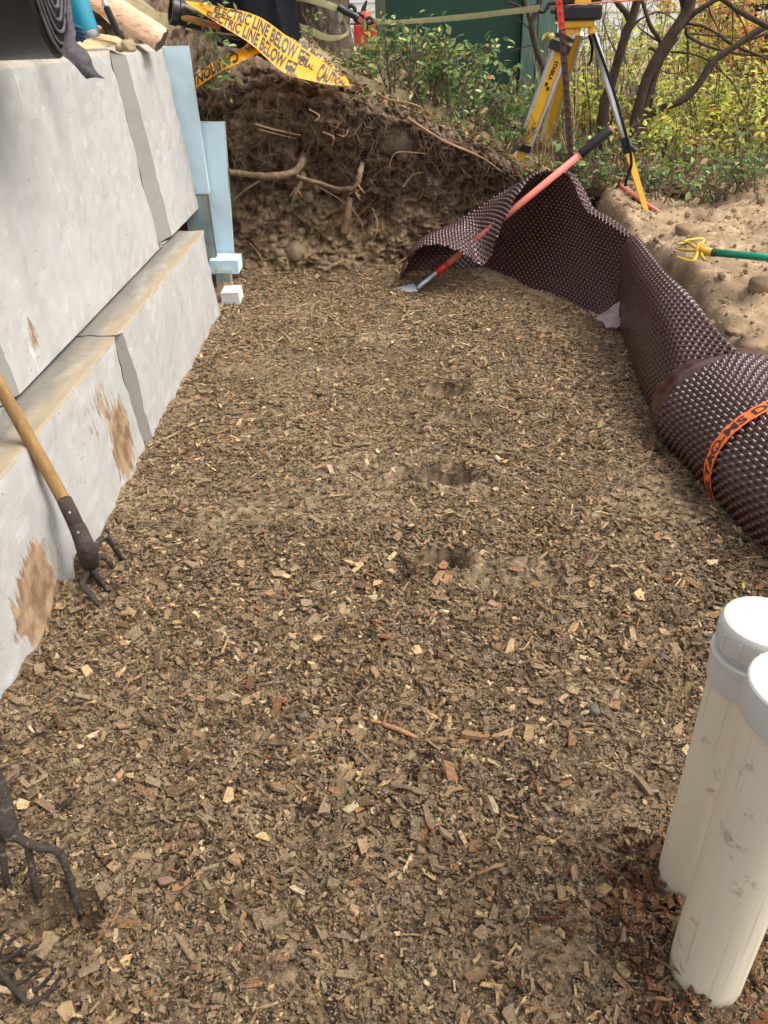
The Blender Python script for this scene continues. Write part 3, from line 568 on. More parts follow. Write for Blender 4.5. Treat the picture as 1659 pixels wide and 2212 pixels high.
# outside of the fold going down behind the rim on the right
rim = np.array([P(1182, 370, Y=4.73), P(1226, 378, Y=4.61), P(1264, 448, Y=4.43), P(1304, 472, Y=4.26), P(1372, 518, Y=3.97)])
rr = spl(rim, 30); fr = np.linspace(0, 1, 30)[:, None]
r2 = rr + np.array((.045, .05, -.004)) * (.45 + .9 * np.sin(fr * PI)); r3 = r2 + np.array((.06, .06, -.11)); r4 = r3 + np.array((.02, .05, -.25))
V = sheet([rr, r2, r3, r4], 0, 0, sign=1, seed=4)
b = MB(); b.grid(V, flip=True); b.build('fold_back', M_mem, MEM, smooth=True)
# the flap
crest = spl([P(866, 606, Y=4.79), P(884, 552, Y=4.83), P(910, 524, Y=4.84), P(1010, 462, Y=4.84), P(1110, 402, Y=4.79), P(1183, 369, Y=4.72)], 40)
front = spl([P(866, 614, Y=4.77), P(886, 552, Y=4.60), P(938, 528, Y=4.52), P(1000, 548, Y=4.47), P(1046, 573, Y=4.47), P(1072, 520, Y=4.50), P(1102, 452, Y=4.56), P(1148, 388, Y=4.64), P(1184, 371, Y=4.715)], 40)
mid_ = crest * .5 + front * .5 + (np.sin(w1 * PI))[:, None] * np.array((0, -.01, .035))
V = sheet([crest, mid_, front], 0, 0, sign=1, seed=5)
b = MB(); b.grid(V); b.build('curled_flap', M_mem, MEM, smooth=True)
# smooth torn corner sticking out near the foot of the sheet
b = MB(); q = [P(1288, 684, Y=3.90), P(1310, 706, Y=3.80), P(1340, 706, Y=3.78), P(1338, 652, Y=3.84)]
A, B = np.meshgrid(np.linspace(0, 1, 16), np.linspace(0, 1, 16), indexing='ij')
V = ((1 - A) * (1 - B))[..., None] * q[0] + (A * (1 - B))[..., None] * q[1] + (A * B)[..., None] * q[2] + ((1 - A) * B)[..., None] * q[3]
V = V + (.006 * vnoise(A * 4, B * 4, 0, 3))[..., None]; b.grid(V); b.build('torn_corner', mat('dusty_membrane', (.30, .22, .23), .5, .2, 30, .1, 60), MEM, smooth=True)
# printed orange band round the roll
def bandpt(s, t):
    """s: 0..1 along the band from the floor upwards, t: across, -0.5..0.5"""
    a = math.radians(205) + s * math.radians(-150); yy = 2.195 + .15 * s + t * .034
    return yy, a
def band_xyz(s, t, lift=.0145):
    a = np.radians(203 - 168 * s); yy = 2.20 + .13 * s + t * .048
    cx = 1.285 + (2.70 - yy) * .115; cz = .105 - .02 * (2.7 - yy); k = 1 + .012 * (a - ar[0])
    n_ = np.stack([np.cos(a) / .275, 0 * a, np.sin(a) / .20], -1); n_ /= np.linalg.norm(n_, axis=-1)[..., None]
    wv = .0010 * vnoise(s * 45, t * 2, 0, 4) + .0006 * vnoise(s * 130, t * 5, 0, 5)
    return np.stack([cx + .275 * k * np.cos(a), yy + .0022 * vnoise(s * 40, 0, 0, 9), cz + .20 * k * np.sin(a)], -1) + n_ * (lift + wv)[..., None]
A, B = np.meshgrid(np.linspace(0, 1, 260), np.linspace(-.5, .5, 9), indexing='ij')
b = MB(); b.grid(band_xyz(A, B)); band = b.build('orange_band', M_orange, MEM, smooth=True)
FONT = None
def text_verts(body, sub=2):
    cu = bpy.data.curves.new('t', 'FONT'); cu.body = body; cu.resolution_u = 3; cu.offset = .032
    ob = bpy.data.objects.new('t', cu); COL.objects.link(ob)
    dg = bpy.context.evaluated_depsgraph_get(); me = bpy.data.meshes.new_from_object(ob.evaluated_get(dg))
    bm = bmesh.new(); bm.from_mesh(me); bmesh.ops.triangulate(bm, faces=bm.faces[:])
    for _ in range(sub): bmesh.ops.subdivide_edges(bm, edges=[e for e in bm.edges if e.calc_length() > .16], cuts=1); bmesh.ops.triangulate(bm, faces=bm.faces[:])
    v = np.array([x.co[:] for x in bm.verts]); bm.verts.index_update(); f = np.array([[x.index for x in fa.verts] for fa in bm.faces]); bm.free()
    bpy.data.objects.remove(ob); bpy.data.curves.remove(cu); bpy.data.meshes.remove(me)
    v[:, 0] -= v[:, 0].min(); return v, f
b = MB()
v, f = text_verts('DELTA\u00ae-MS DELTA\u00ae-MS')
W_ = v[:, 0].max(); s0, s1 = -.045, .93
s = s0 + (s1 - s0) * v[:, 0] / W_; t = (v[:, 1] / .72 - .5) * .62
ok = s > .0; fo = f[ok[f].all(1)]
b.add(band_xyz(s, t, .0158), fo)
b.build('printed_lettering', M_ink, band)
# ================================================================== PIPES
def moveM(loc, axis=(0, 0, 1)): return Matrix.Translation(Vector([float(q) for q in loc])) @ Vector(axis).to_track_quat('Z', 'Y').to_matrix().to_4x4()
t = thing('capped_pipe', 'nearest white plastic pipe with a plain domed glue-on cap', 'pipe', (.503, .698, -.05))
b = MB(); b.lathe([(.057, -.05), (.057, .60), (.05, .60)], 64, M=moveM((.503, .698, 0))); b.build('pipe', M_pvc, t, smooth=True)
b = MB(); b.lathe([(.0575, .602), (.0640, .603), (.0645, .606), (.0652, .649), (.0645, .6535), (.0625, .656), (.0595, .657), (.0560, .657), (.0550, .6548), (.030, .6556), (.0005, .656)], 72, M=moveM((.503, .698, 0)))
b.build('cap', M_pvccap, t, smooth=True)
PZ = -.036
t = thing('threaded_pipe', 'white plastic pipe with ribbed screw plug, standing behind the nearer pipe', 'pipe', (.523, .862, -.05))
b = MB(); b.lathe([(.0555, .0), (.0555, .57), (.05, .57)], 64, M=moveM((.534, .862, PZ))); b.build('pipe', M_pvc, t, smooth=True)
b = MB(); b.lathe([(.0560, .540), (.0595, .541), (.0605, .546), (.0605, .582), (.0625, .584), (.0630, .586), (.0630, .597), (.0620, .599), (.050, .599)], 72, M=moveM((.534, .862, PZ)))
ad = b.build('adapter', M_pvccap, t, smooth=True)
b = MB(); pr = []
for i in range(8): pr += [(.0515, .597 + i * .0025), (.0535, .5982 + i * .0025)]
b.lathe(pr, 64, M=moveM((.534, .862, PZ))); b.build('thread', M_pvccap, ad, smooth=True)
for row in range(3):
    b = MB()
b = MB()
for row, n_ in ((0, 7), (1, 15), (2, 13)):
    for i in range(n_):
        a = math.radians(-128 + i * 4.2 + row * 2 + random.uniform(-.6, .6)); z = .576 + PZ - row * .0115
        for q in range(2):
            aa = a + random.uniform(-.02, .02); zz = z + random.uniform(-.0025, .0025)
            p0 = np.array((.534 + .0606 * math.cos(aa), .862 + .0606 * math.sin(aa), zz)); d_ = np.array((-math.sin(aa), math.cos(aa), 0)) * random.uniform(-.0018, .0018) + np.array((0, 0, random.uniform(-.003, .003)))
            b.tube([p0 - d_, p0 + d_], .0006, 5)
b.build('raised_moulding_marks', M_pvccap, ad)
b = MB(); b.lathe([(.052, .611), (.0590, .612), (.0600, .615), (.0600, .643), (.0590, .649), (.0560, .654), (.050, .6575), (.040, .6595), (.020, .661), (.0005, .6615)], 72, M=moveM((.534, .862, PZ)))
pl = b.build('screw_plug', M_pvccap, t, smooth=True)
for i in range(14):
    a = i / 14 * 2 * PI + .2
    for q in (0,):
        b = MB(); M = Matrix.Translation((.534 + .0600 * math.cos(a), .862 + .0600 * math.sin(a), .628 + PZ)) @ Matrix.Rotation(a, 4, 'Z'); b.box((-.0012, -.0016, -.014), (.0016, .0016, .014), .0007, M); b.build('grip_rib', M_pvccap, pl)
# ================================================================== HAND TOOLS
# wood handled fork leaning by the wall
tip = P(232, 1290, Z=0)
fp = thing('digging_fork', 'garden fork with long wooden handle, tines in the chips against the wall', 'fork', (tip[0], tip[1], 0))
sock = P(193, 1216, Z=.09); hb = P(148, 1098, X=-.845); ht = P(-60, 728, X=-.985)
b = MB(); hd = spl([hb, P(62, 945, X=-.905), ht], 30); b.tube(hd, [.0185, .0175, .0165, .0165], 16, wob=.05); b.build('wooden_handle', M_wood, fp, smooth=True)
b = MB(); b.tube([P(139, 1080, X=-.838), P(158, 1120, X=-.83), P(178, 1165, X=-.815)], [.0195, .0205, .021], 14); fe = b.build('ferrule', M_rust, fp, smooth=True)
for (u, v) in ((152, 1102), (170, 1145)):
    b = MB(); q = P(u, v, X=-.808); b.tube([q - np.array((0, .012, 0)), q + np.array((.004, -.014, .002))], .003, 8); b.build('rivet', M_steel, fe)
b = MB(); b.tube([P(166, 1135, X=-.82), P(184, 1180, X=-.80), sock], [.020, .026, .024], 10, n=8, wob=.25, seed=2); b.build('fork_head', M_rust, fp, smooth=True)
for pts in ([(200, 1202, .10), (212, 1172, .12), (228, 1160, .115), (240, 1172, .09), (269, 1213, .0), (274, 1220, -.03)], [(202, 1210, .09), (222, 1202, .09), (238, 1218, .05), (253, 1238, 0), (257, 1245, -.03)],
            [(196, 1222, .085), (205, 1238, .065), (220, 1258, .03), (233, 1276, 0), (238, 1284, -.03)], [(190, 1222, .085), (186, 1240, .075), (178, 1262, .06), (196, 1286, .035), (220, 1315, 0), (225, 1321, -.03)]):
    b = MB(); b.tube([P(u, v, Z=z) for u, v, z in pts], [.010, .009, .0075, .005], 6, n=22); b.build('tine', M_iron, fp, smooth=True)
# black fork, near left corner
p0 = P(80, 1900, Z=0); fk = thing('black_garden_fork', 'dirty black iron garden fork dug in at the near left corner', 'fork', (p0[0], p0[1], 0))
b = MB(); b.tube([P(-60, 1560, Z=.34), P(-6, 1700, Z=.20), P(8, 1760, Z=.155), P(20, 1805, Z=.125)], [.013, .014, .018, .016], 12, n=16, wob=.12); b.build('socket', M_iron, fk, smooth=True)
b = MB(); b.tube([P(-60, 1800, Z=.12), P(-5, 1800, Z=.125), P(30, 1806, Z=.125), P(60, 1822, Z=.12), P(90, 1832, Z=.117), P(116, 1834, Z=.112), P(130, 1846, Z=.10)], [.010, .012, .0125, .0095, .0078, .0075, .0075], 10, n=24, wob=.1); b.build('shoulder', M_iron, fk, smooth=True)
for pts in ([(130, 1844, .102), (139, 1862, .085), (154, 1908, .035), (177, 1978, -.03)], [(60, 1824, .118), (66, 1862, .085), (78, 1918, .035), (90, 1962, -.03)], [(2, 1806, .122), (6, 1850, .085), (14, 1900, .035), (22, 1945, -.03)], [(-55, 1808, .12), (-55, 1850, .085), (-50, 1900, .03), (-46, 1935, -.03)]):
    b = MB(); b.tube([P(u, v, Z=z) for u, v, z in pts], [.0075, .0072, .0065, .005], 8, n=18, wob=.12); b.build('tine', M_iron, fk, smooth=True)
# bow rake
p0 = P(30, 2140, Z=.02); rk = thing('bow_rake', 'black iron bow rake, seven curved tines upward at the near left edge', 'rake', (p0[0], p0[1], 0))
bar = [P(-70, 2030, Z=.018), P(-10, 2088, Z=.018), P(25, 2130, Z=.016), P(62, 2168, Z=.014)]
b = MB(); b.tube(bar, [.006, .0065, .0055, .005], 8, n=16, wob=.15); b.build('rake_bar', M_iron, rk, smooth=True)
bp_ = spl(bar, 60)
tp = [((62, 2168), (102, 2148), (124, 2118), (136, 2107)), ((46, 2150), (84, 2134), (106, 2112), (119, 2096)), ((26, 2130), (60, 2112), (86, 2092), (100, 2074)), ((6, 2106), (38, 2092), (66, 2072), (80, 2058)),
      ((-14, 2084), (18, 2070), (44, 2050), (62, 2041)), ((-34, 2064), (-4, 2050), (22, 2032), (40, 2022)), ((-54, 2044), (-26, 2032), (2, 2016), (22, 2004))]
for q in tp:
    b = MB(); b.tube([P(q[0][0], q[0][1], Z=.014), P(q[1][0], q[1][1], Z=.020), P(q[2][0], q[2][1], Z=.042), P(q[3][0], q[3][1], Z=.060)], [.0045, .0042, .0036, .0024], 7, n=12, wob=.15); b.build('tine', M_iron, rk, smooth=True)
# long shovel through the fold
g = P(905, 626, Z=.0); sv = thing('long_shovel', 'long handled shovel with faded red shaft and black grip lying through the membrane fold', 'shovel', (g[0], g[1], 0))
A0, A1 = P(916, 612, Z=.035), P(1322, 277, Y=4.60)
ln = lambda k: A0 + (A1 - A0) * k
k_g = .845
b = MB(); b.tube([ln(.135), ln(k_g + .02)], .0185, 14); b.build('red_shaft', M_redfib, sv, smooth=True)
b = MB(); b.tube([ln(k_g), ln(k_g + .01), ln(.985), ln(.992)], [.0235, .0245, .0245, .021], 14); gr = b.build('foam_grip', M_black, sv, smooth=True)
b = MB(); b.tube([ln(.992), ln(1.0)], [.0215, .019], 14); b.build('end_cap', M_redfib, gr, smooth=True)
b = MB(); b.tube([ln(.075), ln(.14)], [.021, .0205], 12); b.build('orange_collar', M_redpaint, sv, smooth=True)
b = MB(); b.tube([P(902, 628, Z=.0), P(910, 616, Z=.03), ln(.03), ln(.085)], [.016, .021, .0205, .0195], 12, n=10); b.build('steel_socket', M_steel, sv, smooth=True)
b = MB(); Q = [P(846, 624, Z=.002), P(893, 612, Z=.028), P(903, 629, Z=.004), P(868, 634, Z=-.012)]
A, B = np.meshgrid(np.linspace(0, 1, 10), np.linspace(0, 1, 8), indexing='ij')
V = ((1 - A) * (1 - B))[..., None] * Q[0] + (A * (1 - B))[..., None] * Q[1] + (A * B)[..., None] * Q[2] + ((1 - A) * B)[..., None] * Q[3]; V[..., 2] += .006 * np.sin(B * PI)
b.grid(V); V2 = V.copy(); V2[..., 2] -= .003; b.grid(V2, flip=True); b.build('blade', M_lug, sv, smooth=True)
# cultivator on the terrace
h0 = P(1508, 541, Z=.475); cu_ = thing('hand_cultivator', 'yellow clawed cultivator with green shaft lying on the sandy terrace', 'cultivator', h0)
sh0, sh1, sh2 = P(1510, 541, Z=.477), P(1546, 546, Z=.478), P(1720, 562, Z=.49)
b = MB(); b.tube([sh0, sh1], [.019, .0165], 12); b.build('yellow_socket', M_yeldull, cu_, smooth=True)
b = MB(); b.tube([sh1 * .8 + sh0 * .2, sh1 * 1.02 - sh0 * .02], .0172, 12); b.build('rust_ring', M_rust, cu_, smooth=True)
b = MB(); b.tube([sh1, sh2], .0155, 12); b.build('green_shaft', M_green, cu_, smooth=True)
dv = (sh1 - sh0) / np.linalg.norm(sh1 - sh0)
b = MB(); b.lathe([(.001, -.004), (.034, -.004), (.036, 0), (.034, .004), (.001, .004)], 24, M=moveM(sh0, dv)); b.build('hub_disc', M_yeldull, cu_, smooth=True)
for pts, last in (([(1506, 537), (1500, 533), (1487, 524), (1470, 526), (1463, 528)], .47), ([(1505, 541), (1490, 541), (1478, 540), (1463, 538)], .455), ([(1506, 546), (1503, 556), (1497, 564), (1480, 562), (1462, 554)], .45), ([(1512, 534), (1521, 518), (1512, 516), (1490, 518), (1476, 521)], .50), ([(1514, 548), (1520, 560), (1528, 562)], .44)):
    b = MB(); n_ = len(pts); b.tube([P(u, v, Z=.477 + (last - .477) * i / (n_ - 1)) for i, (u, v) in enumerate(pts)], [.0068, .0068, .006, .0045], 8, n=16); b.build('claw', M_yeldull, cu_, smooth=True)
# pink pole and black hose on the terrace edge
q0, q1 = P(1340, 402, Y=5.05), P(1446, 474, Y=4.72)
b = MB(); b.tube([q0, q1], .013, 12); tag(b.build('pink_pole', M_redfib, smooth=True, loc=q0), 'faded pink pole lying on the terrace behind the yellow tripod foot', 'pole')
b = MB(); b.tube([P(1368, 428, Y=4.95), P(1388, 442, Y=4.9), P(1408, 457, Y=4.82), P(1424, 468, Y=4.75)], .012, 10, n=12); tag(b.build('black_hose', M_rubber, smooth=True, loc=P(1392, 438, Z=.43)), 'short black hose lying just below the pink pole', 'hose')
# ================================================================== FOAM BOARDS AND SCRAPS AT THE WALL END
def slab(name, M_, label, cat, q, th, edge=None, group=None):
    """q: four face corners (TL, TR, BR, BL) facing the camera, th: thickness away from it"""
    q = [np.array(a, float) for a in q]; back = [a + np.array((0, th, 0)) for a in q]
    lo = np.min(q, axis=0)
    t = thing(name, label, cat, (float(q[3][0]), float(q[3][1]), float(lo[2])), group)
    b = MB(); n = 24
    A, B = np.meshgrid(np.linspace(0, 1, n), np.linspace(0, 1, n * 2), indexing='ij')
    V = ((1 - A) * (1 - B))[..., None] * q[3] + (A * (1 - B))[..., None] * q[2] + (A * B)[..., None] * q[1] + ((1 - A) * B)[..., None] * q[0]
    V = V + .0012 * vnoise(V[..., 0] * 20, V[..., 2] * 20, 0, 3)[..., None]; b.grid(V)
    b.build('face', M_, t); b = MB(); b.add(back, np.array([(0, 1, 2, 3)])); b.build('back_face', M_, t)
    b = MB()
    def strip(a0, a1, b0, b1):
        s = np.linspace(0, 1, 60)[:, None]; r0 = a0 + (a1 - a0) * s; r1 = b0 + (b1 - b0) * s
        j = .0018 * vnoise(s * 40, a0.sum() * 7, 0, 5); mid = (r0 + r1) / 2
        b.grid(np.stack([r0, mid + j * 1.5, r1], 0))
    strip(q[1], q[2], back[1], back[2]); strip(q[0], q[1], back[0], back[1]); strip(q[3], q[0], back[3], back[0]); strip(q[2], q[3], back[2], back[3])
    b.build('cut_edge', edge or M_, t)
    return t
slab('foam_board', M_foam, 'tall pale blue foam board standing right behind the far upper concrete block', 'foam board', [P(325, 101, Y=4.86), P(405, 99, Y=4.86), P(451, 418, Y=4.86), P(385, 420, Y=4.86)], .05, M_foamcut)
slab('foam_board', M_foam, 'shorter pale blue foam board standing against the dark earth bank', 'foam board', [P(395, 264, Y=4.93), P(484, 264, Y=4.93), P(504, 553, Y=4.93), P(440, 556, Y=4.93)], .05, M_foamcut)
slab('weathered_board', M_oldboard, 'grey green weathered board wedged below the tall foam board', 'board', [P(395, 426, Y=4.80), P(447, 423, Y=4.80), P(474, 612, Y=4.80), P(425, 622, Y=4.80)], .05, M_oldedge)
slab('foam_offcut', M_foam, 'small blue foam offcut under the shorter foam board', 'foam offcut', [P(452, 563, Y=4.74), P(513, 563, Y=4.74), P(516, 592, Y=4.74), P(452, 592, Y=4.74)], .17, M_foamcut)
slab('grey_post_stub', M_oldboard, 'short grey timber stub between the blue foam offcut and the white foam', 'timber', [P(466, 590, Y=4.66), P(496, 590, Y=4.66), P(500, 640, Y=4.66), P(470, 640, Y=4.66)], .08)
slab('white_foam_offcut', M_whitefoam, 'white bead foam offcut lying on the chips at the wall end', 'foam offcut', [P(476, 634, Y=4.36), P(514, 632, Y=4.36), P(520, 668, Y=4.36), P(480, 668, Y=4.36)], .15, M_whitefoam)
# ================================================================== THINGS ON THE WALL TOP
# black roll with a grey felt flap
c0 = P(35, 30, Y=2.50); br = thing('black_felt_roll', 'big black roll with grey felt tail hanging over the near wall top', 'roll', (c0[0], c0[1], 1.30))
rr_ = .20; cz_ = 1.475; x_end = P(122, 70, Y=2.5)[0]
b = MB(); M = moveM((x_end, 2.52, cz_), (-1, -.10, 0)); b.lathe([(.02, .012), (.07, .004), (.12, .010), (.17, .0), (.192, .004), (rr_, .012), (rr_ + .002, .35), (rr_, .9)], 64, M=M); b.build('roll_body', M_rubber, br, smooth=True)
for q, r_ in enumerate((.185, .165, .14, .115, .085)):
    b = MB(); a = np.linspace(0, 2 * PI, 50); pts = [np.array(M @ Vector((r_ * math.cos(x), (r_ + .004 * math.sin(3 * x + q)) * math.sin(x), -.004 - .003 * math.sin(2 * x + q)))) for x in a]
    b.tube(pts, .0045, 6, cap=False, wob=.4); b.build('wound_layer', M_felt, br, smooth=True)
tail = [(P(150, 28, Y=2.60), .010), (P(150, 60, Y=2.58), .035), (P(140, 100, Y=2.52), .045), (P(150, 118, Y=2.47), .055), (P(170, 132, Y=2.43), .055), (P(180, 150, Y=2.43), .035), (P(212, 172, Y=2.44), .030)]
L_ = spl([P(142, 26, Y=2.62), P(140, 70, Y=2.60), P(128, 112, Y=2.50), P(152, 130, Y=2.44), P(166, 142, Y=2.425), P(178, 158, Y=2.425), P(188, 169, Y=2.43)], 50)
R_ = spl([P(150, 22, Y=2.62), P(160, 56, Y=2.60), P(166, 90, Y=2.52), P(186, 108, Y=2.46), P(196, 125, Y=2.435), P(204, 148, Y=2.435), P(228, 170, Y=2.44)], 50)
mm_ = (L_ + R_) / 2 + np.array((0, -.006, .004)); V = np.stack([L_, mm_, R_], 0); b = MB()
V = np.array([spl(V[:, i], 10) for i in range(50)]); V = V + .004 * vnoise(V[..., 0] * 30, V[..., 1] * 30, V[..., 2] * 30, 3)[..., None]
b.grid(V); b.build('felt_tail', M_felt, br, smooth=True)
# flask
fl = P(192, 84, Y=3.05); fz = fl[2]; t = thing('flask', 'scratched turquoise vacuum flask with black lid and steel base on the sandy wall top', 'flask', fl)
axf = (P(163, 0, Y=3.05) - fl); axf[1] = 0
b = MB(); M = moveM(fl, axf); b.lathe([(.030, .0), (.037, .001), (.0385, .006), (.039, .022)], 40, M=M, cap=True); b.build('steel_base', M_steel, t, smooth=True)
b = MB(); b.lathe([(.039, .022), (.0400, .024), (.0400, .128), (.038, .133)], 40, M=M); b.build('body', M_blue, t, smooth=True)
b = MB(); b.lathe([(.038, .133), (.0395, .136), (.0395, .17), (.034, .175)], 40, M=M); b.build('lid', M_black, t, smooth=True)
# marker
mk = P(476 / 700 * 0 + 257, 77, Y=3.55); t = thing('marking_device', 'small black and white capped gadget standing on the wall top beside the log', 'gadget', mk)
axm = P(236, 30, Y=3.55) - mk; axm = axm / np.linalg.norm(axm)
b = MB(); M = moveM(mk, axm); b.box((-.016, -.010, 0), (.016, .010, .098), .005, M); b.build('body', M_black, t)
b = MB(); b.box((-.0165, -.0115, .015), (-.004, -.0095, .082), .001, M); b.build('pale_grip', M_foamcut, t)
b = MB(); b.lathe([(.009, .098), (.011, .100), (.011, .112), (.0095, .116), (.006, .118), (.006, .130), (.0045, .134)], 20, M=M); b.build('tip', M_steel, t, smooth=True)
# blue glove
g0 = P(176, 78, Y=2.78); t = thing('work_glove', 'crumpled blue glove lying on sand left of the turquoise flask', 'glove', (g0[0] - .03, g0[1], 1.31))
b = MB(); b.tube([g0 + np.array((-.05, .02, .012)), g0 + np.array((-.035, .01, .014)), g0 + np.array((-.01, 0, .010))], [.022, .024, .016], 12, n=10, wob=.25); b.build('palm', M_glove, t, smooth=True)
for i, (dx, dz) in enumerate(((.008, .018), (.014, .008), (.012, -.002), (.004, -.010))):
    b = MB(); b.tube([g0 + np.array((-.025, .0, dz)), g0 + np.array((-.005, -.006, dz + .004)), g0 + np.array((dx, -.008, dz - .003))], [.0085, .008, .006], 8, n=8, wob=.15, seed=i); b.build('finger', M_glove, t, smooth=True)
# log
L0, L1 = P(352, 86, Y=4.42), P(150, -46, Y=4.42)
ax_ = L1 - L0; t = thing('split_log', 'half round peeled log with a dark sawn end lying across the wall end', 'log', L0)
ax_u = ax_ / np.linalg.norm(ax_); side = np.cross(ax_u, (0, 0, 1)); side /= np.linalg.norm(side); upv = np.cross(side, ax_u)
n_ = 60; prof = []
for a in np.linspace(0, PI, 12): prof.append((math.cos(a) * .072, math.sin(a) * .072 - .02))
prof += [(-.075, -.045), (-.05, -.052), (0, -.048), (.05, -.055), (.076, -.04)]
prof = np.array(prof); b = MB(); V = []
for i in range(n_):
    s = i / (n_ - 1); c = L0 + ax_ * s; k = 1 + .05 * vnoise(s * 5, 0, 0, 2); sc_ = 1 - .0 * s
    pr_ = prof * k * (1 + .05 * vnoise(np.arange(len(prof)) * .7, s * 12, 0, 4))[:, None]
    V.append(c + pr_[:, :1] * side * sc_ + pr_[:, 1:] * upv + ax_u * (.012 * vnoise(np.arange(len(prof)) * .9, 0, 0, 9) if i == 0 else 0 * prof[:, 0])[:, None])
V = np.array(V); V = np.concatenate([V, V[:, :1]], 1); b.grid(V, flip=True); b.build('peeled_surface', M_beam, t, smooth=True)
b = MB(); b.add(V[0][:-1], np.array([list(range(len(prof)))])); b.build('sawn_end', M_beamend, t)
# ================================================================== MOUND TOP: coat, pipe end, tool handle
jc = P(560, 40, Y=5.55); t_y = 5.5
b = MB(); A, B = np.meshgrid(np.linspace(0, 2 * PI, 90), np.linspace(0, 1, 40), indexing='ij')
top3, rx3 = P(562, -70, Y=5.5), .30
cx3 = P(540, 40, Y=5.5)[0]; zb = 1.12; hh3 = .62
wx = .27 * (1 - .25 * B ** 2) + .03 * np.sin(A * 5 + B * 3) + .02 * vnoise(np.cos(A) * 2, np.sin(A) * 2, B * 3, 5); wy = .16 * (1 - .3 * B ** 2) + .02 * np.sin(A * 7)
V = np.stack([cx3 + .0 + wx * np.cos(A) - .02 * (B - .3), 5.56 + wy * np.sin(A), zb + .12 * (np.cos(A) * -.5 + .5) + hh3 * B + .02 * fbm(np.cos(A) * 3, np.sin(A) * 3, B * 4, 3, 6)], -1); b.grid(V, flip=False)
coat = b.build('black_coat', M_cloth, smooth=True, loc=(cx3, 5.55, 1.05)); tag(coat, 'black coat bundled on the mound against the tree trunk', 'coat')
p0, p1 = P(368, 22, Y=5.0), P(520, 62, Y=5.15)
t = thing('black_drain_pipe', 'short black drain pipe poking out under the yellow tape on the mound', 'pipe', p0)
b = MB(); dd = (p1 - p0); b.lathe([(.052, .0), (.066, .0), (.068, .004), (.068, .035), (.060, .045), (.060, float(np.linalg.norm(dd)))], 32, M=moveM(p0, dd), cap=False); b.build('pipe_wall', M_rubber, t, smooth=True)
b = MB(); b.lathe([(.052, .0), (.050, .3)], 32, M=moveM(p0, dd), cap=False); b.build('inner_wall', M_black, t, smooth=True)
h0_, h1_ = P(385, 34, Y=4.98), P(476, 60, Y=5.0)
t = thing('d_handled_tool', 'orange brown wooden tool shaft with steel D grip lying under the tape', 'tool', h1_)
b = MB(); b.tube([h0_, (h0_ + h1_) / 2, h1_], [.017, .018, .016], 12, n=10); b.build('wooden_shaft', mat('varnished_shaft', (.42, .19, .06), .45, .2, 10, .1, 50), t, smooth=True)
b = MB(); b.tube([P(474, 56, Y=5.0), P(468, 66, Y=4.98), P(474, 72, Y=4.97), P(520, 76, Y=5.0), P(530, 68, Y=5.02)], .0055, 8, n=20); b.build('steel_grip', M_steel, t, smooth=True)
# ================================================================== CAUTION TAPE
tp_ = thing('caution_tape', 'wide yellow caution tape with black print draped over the top of the earth mound', 'tape', P(560, 130, Y=5.05))
TOPE = spl([P(400, 2, Y=4.98), P(470, 14, Y=5.0), P(557, 36, Y=5.08), P(633, 89, Y=5.12), P(700, 135, Y=5.08), P(757, 186, Y=5.0)], 160)
BOTE = spl([P(404, 8, Y=4.92), P(471, 50, Y=4.86), P(544, 96, Y=4.84), P(612, 156, Y=4.86), P(680, 176, Y=4.90), P(753, 188, Y=4.985)], 160)
def tape1(s, t, lift=0.):
    """s along 0..1, t across: 0 lower edge, 1 upper edge"""
    s = np.asarray(s); t = np.asarray(t); i = np.clip(s, 0, 1) * 159
    a = np.stack([np.interp(i, np.arange(160), TOPE[:, k]) for k in range(3)], -1); c = np.stack([np.interp(i, np.arange(160), BOTE[:, k]) for k in range(3)], -1)
    p = c + (a - c) * t[..., None]; nrm = np.array((.1, -.85, .5))
    wv = .006 * np.sin(t * PI * 2.6) * (1 - .3 * s) + .006 * vnoise(s * 7, t * 2, 0, 4) + .0016 * vnoise(s * 30, t * 7, 0, 5)
    return p + nrm * (wv + lift)[..., None]
A, B = np.meshgrid(np.linspace(0, 1, 200), np.linspace(0, 1, 30), indexing='ij')
b = MB(); b.grid(tape1(A, B, 0 * A)); sheet1 = b.build('printed_run', M_tape, tp_, smooth=True)
def lay(fn, body, s0, s1, t0, t1, par, name='lettering', flipx=False, lift=.0035, off=0.):
    v, f = text_verts(body); Wd = v[:, 0].max(); H = .72
    x = v[:, 0] / Wd; y = v[:, 1] / H
    if flipx: x = 1 - x
    if flipx or off: y = 1 - y
    s = s0 + (s1 - s0) * x; t = (t0 if not callable(t0) else t0(s)) + ((t1 if not callable(t1) else t1(s)) - (t0 if not callable(t0) else t0(s))) * y
    bb = MB(); bb.add(fn(s, t, np.full(len(s), lift)), f); return bb.build(name, M_ink, par)
lay(tape1, 'ELECTRIC LINE BELOW', .155, .640, .54, .95, sheet1)
lay(tape1, 'ELECTRIC LINE BELOW', .125, .600, .07, .47, sheet1)
lay(tape1, 'CAUTION', .79, .965, .08, .92, sheet1)
def quad_on(fn, s0, s1, t0, t1, M_, par, name, lift=.003):
    A, B = np.meshgrid(np.linspace(s0, s1, 14), np.linspace(t0, t1, 8), indexing='ij'); bb = MB(); bb.grid(fn(A, B, np.full(A.shape, lift))); return bb.build(name, M_, par)
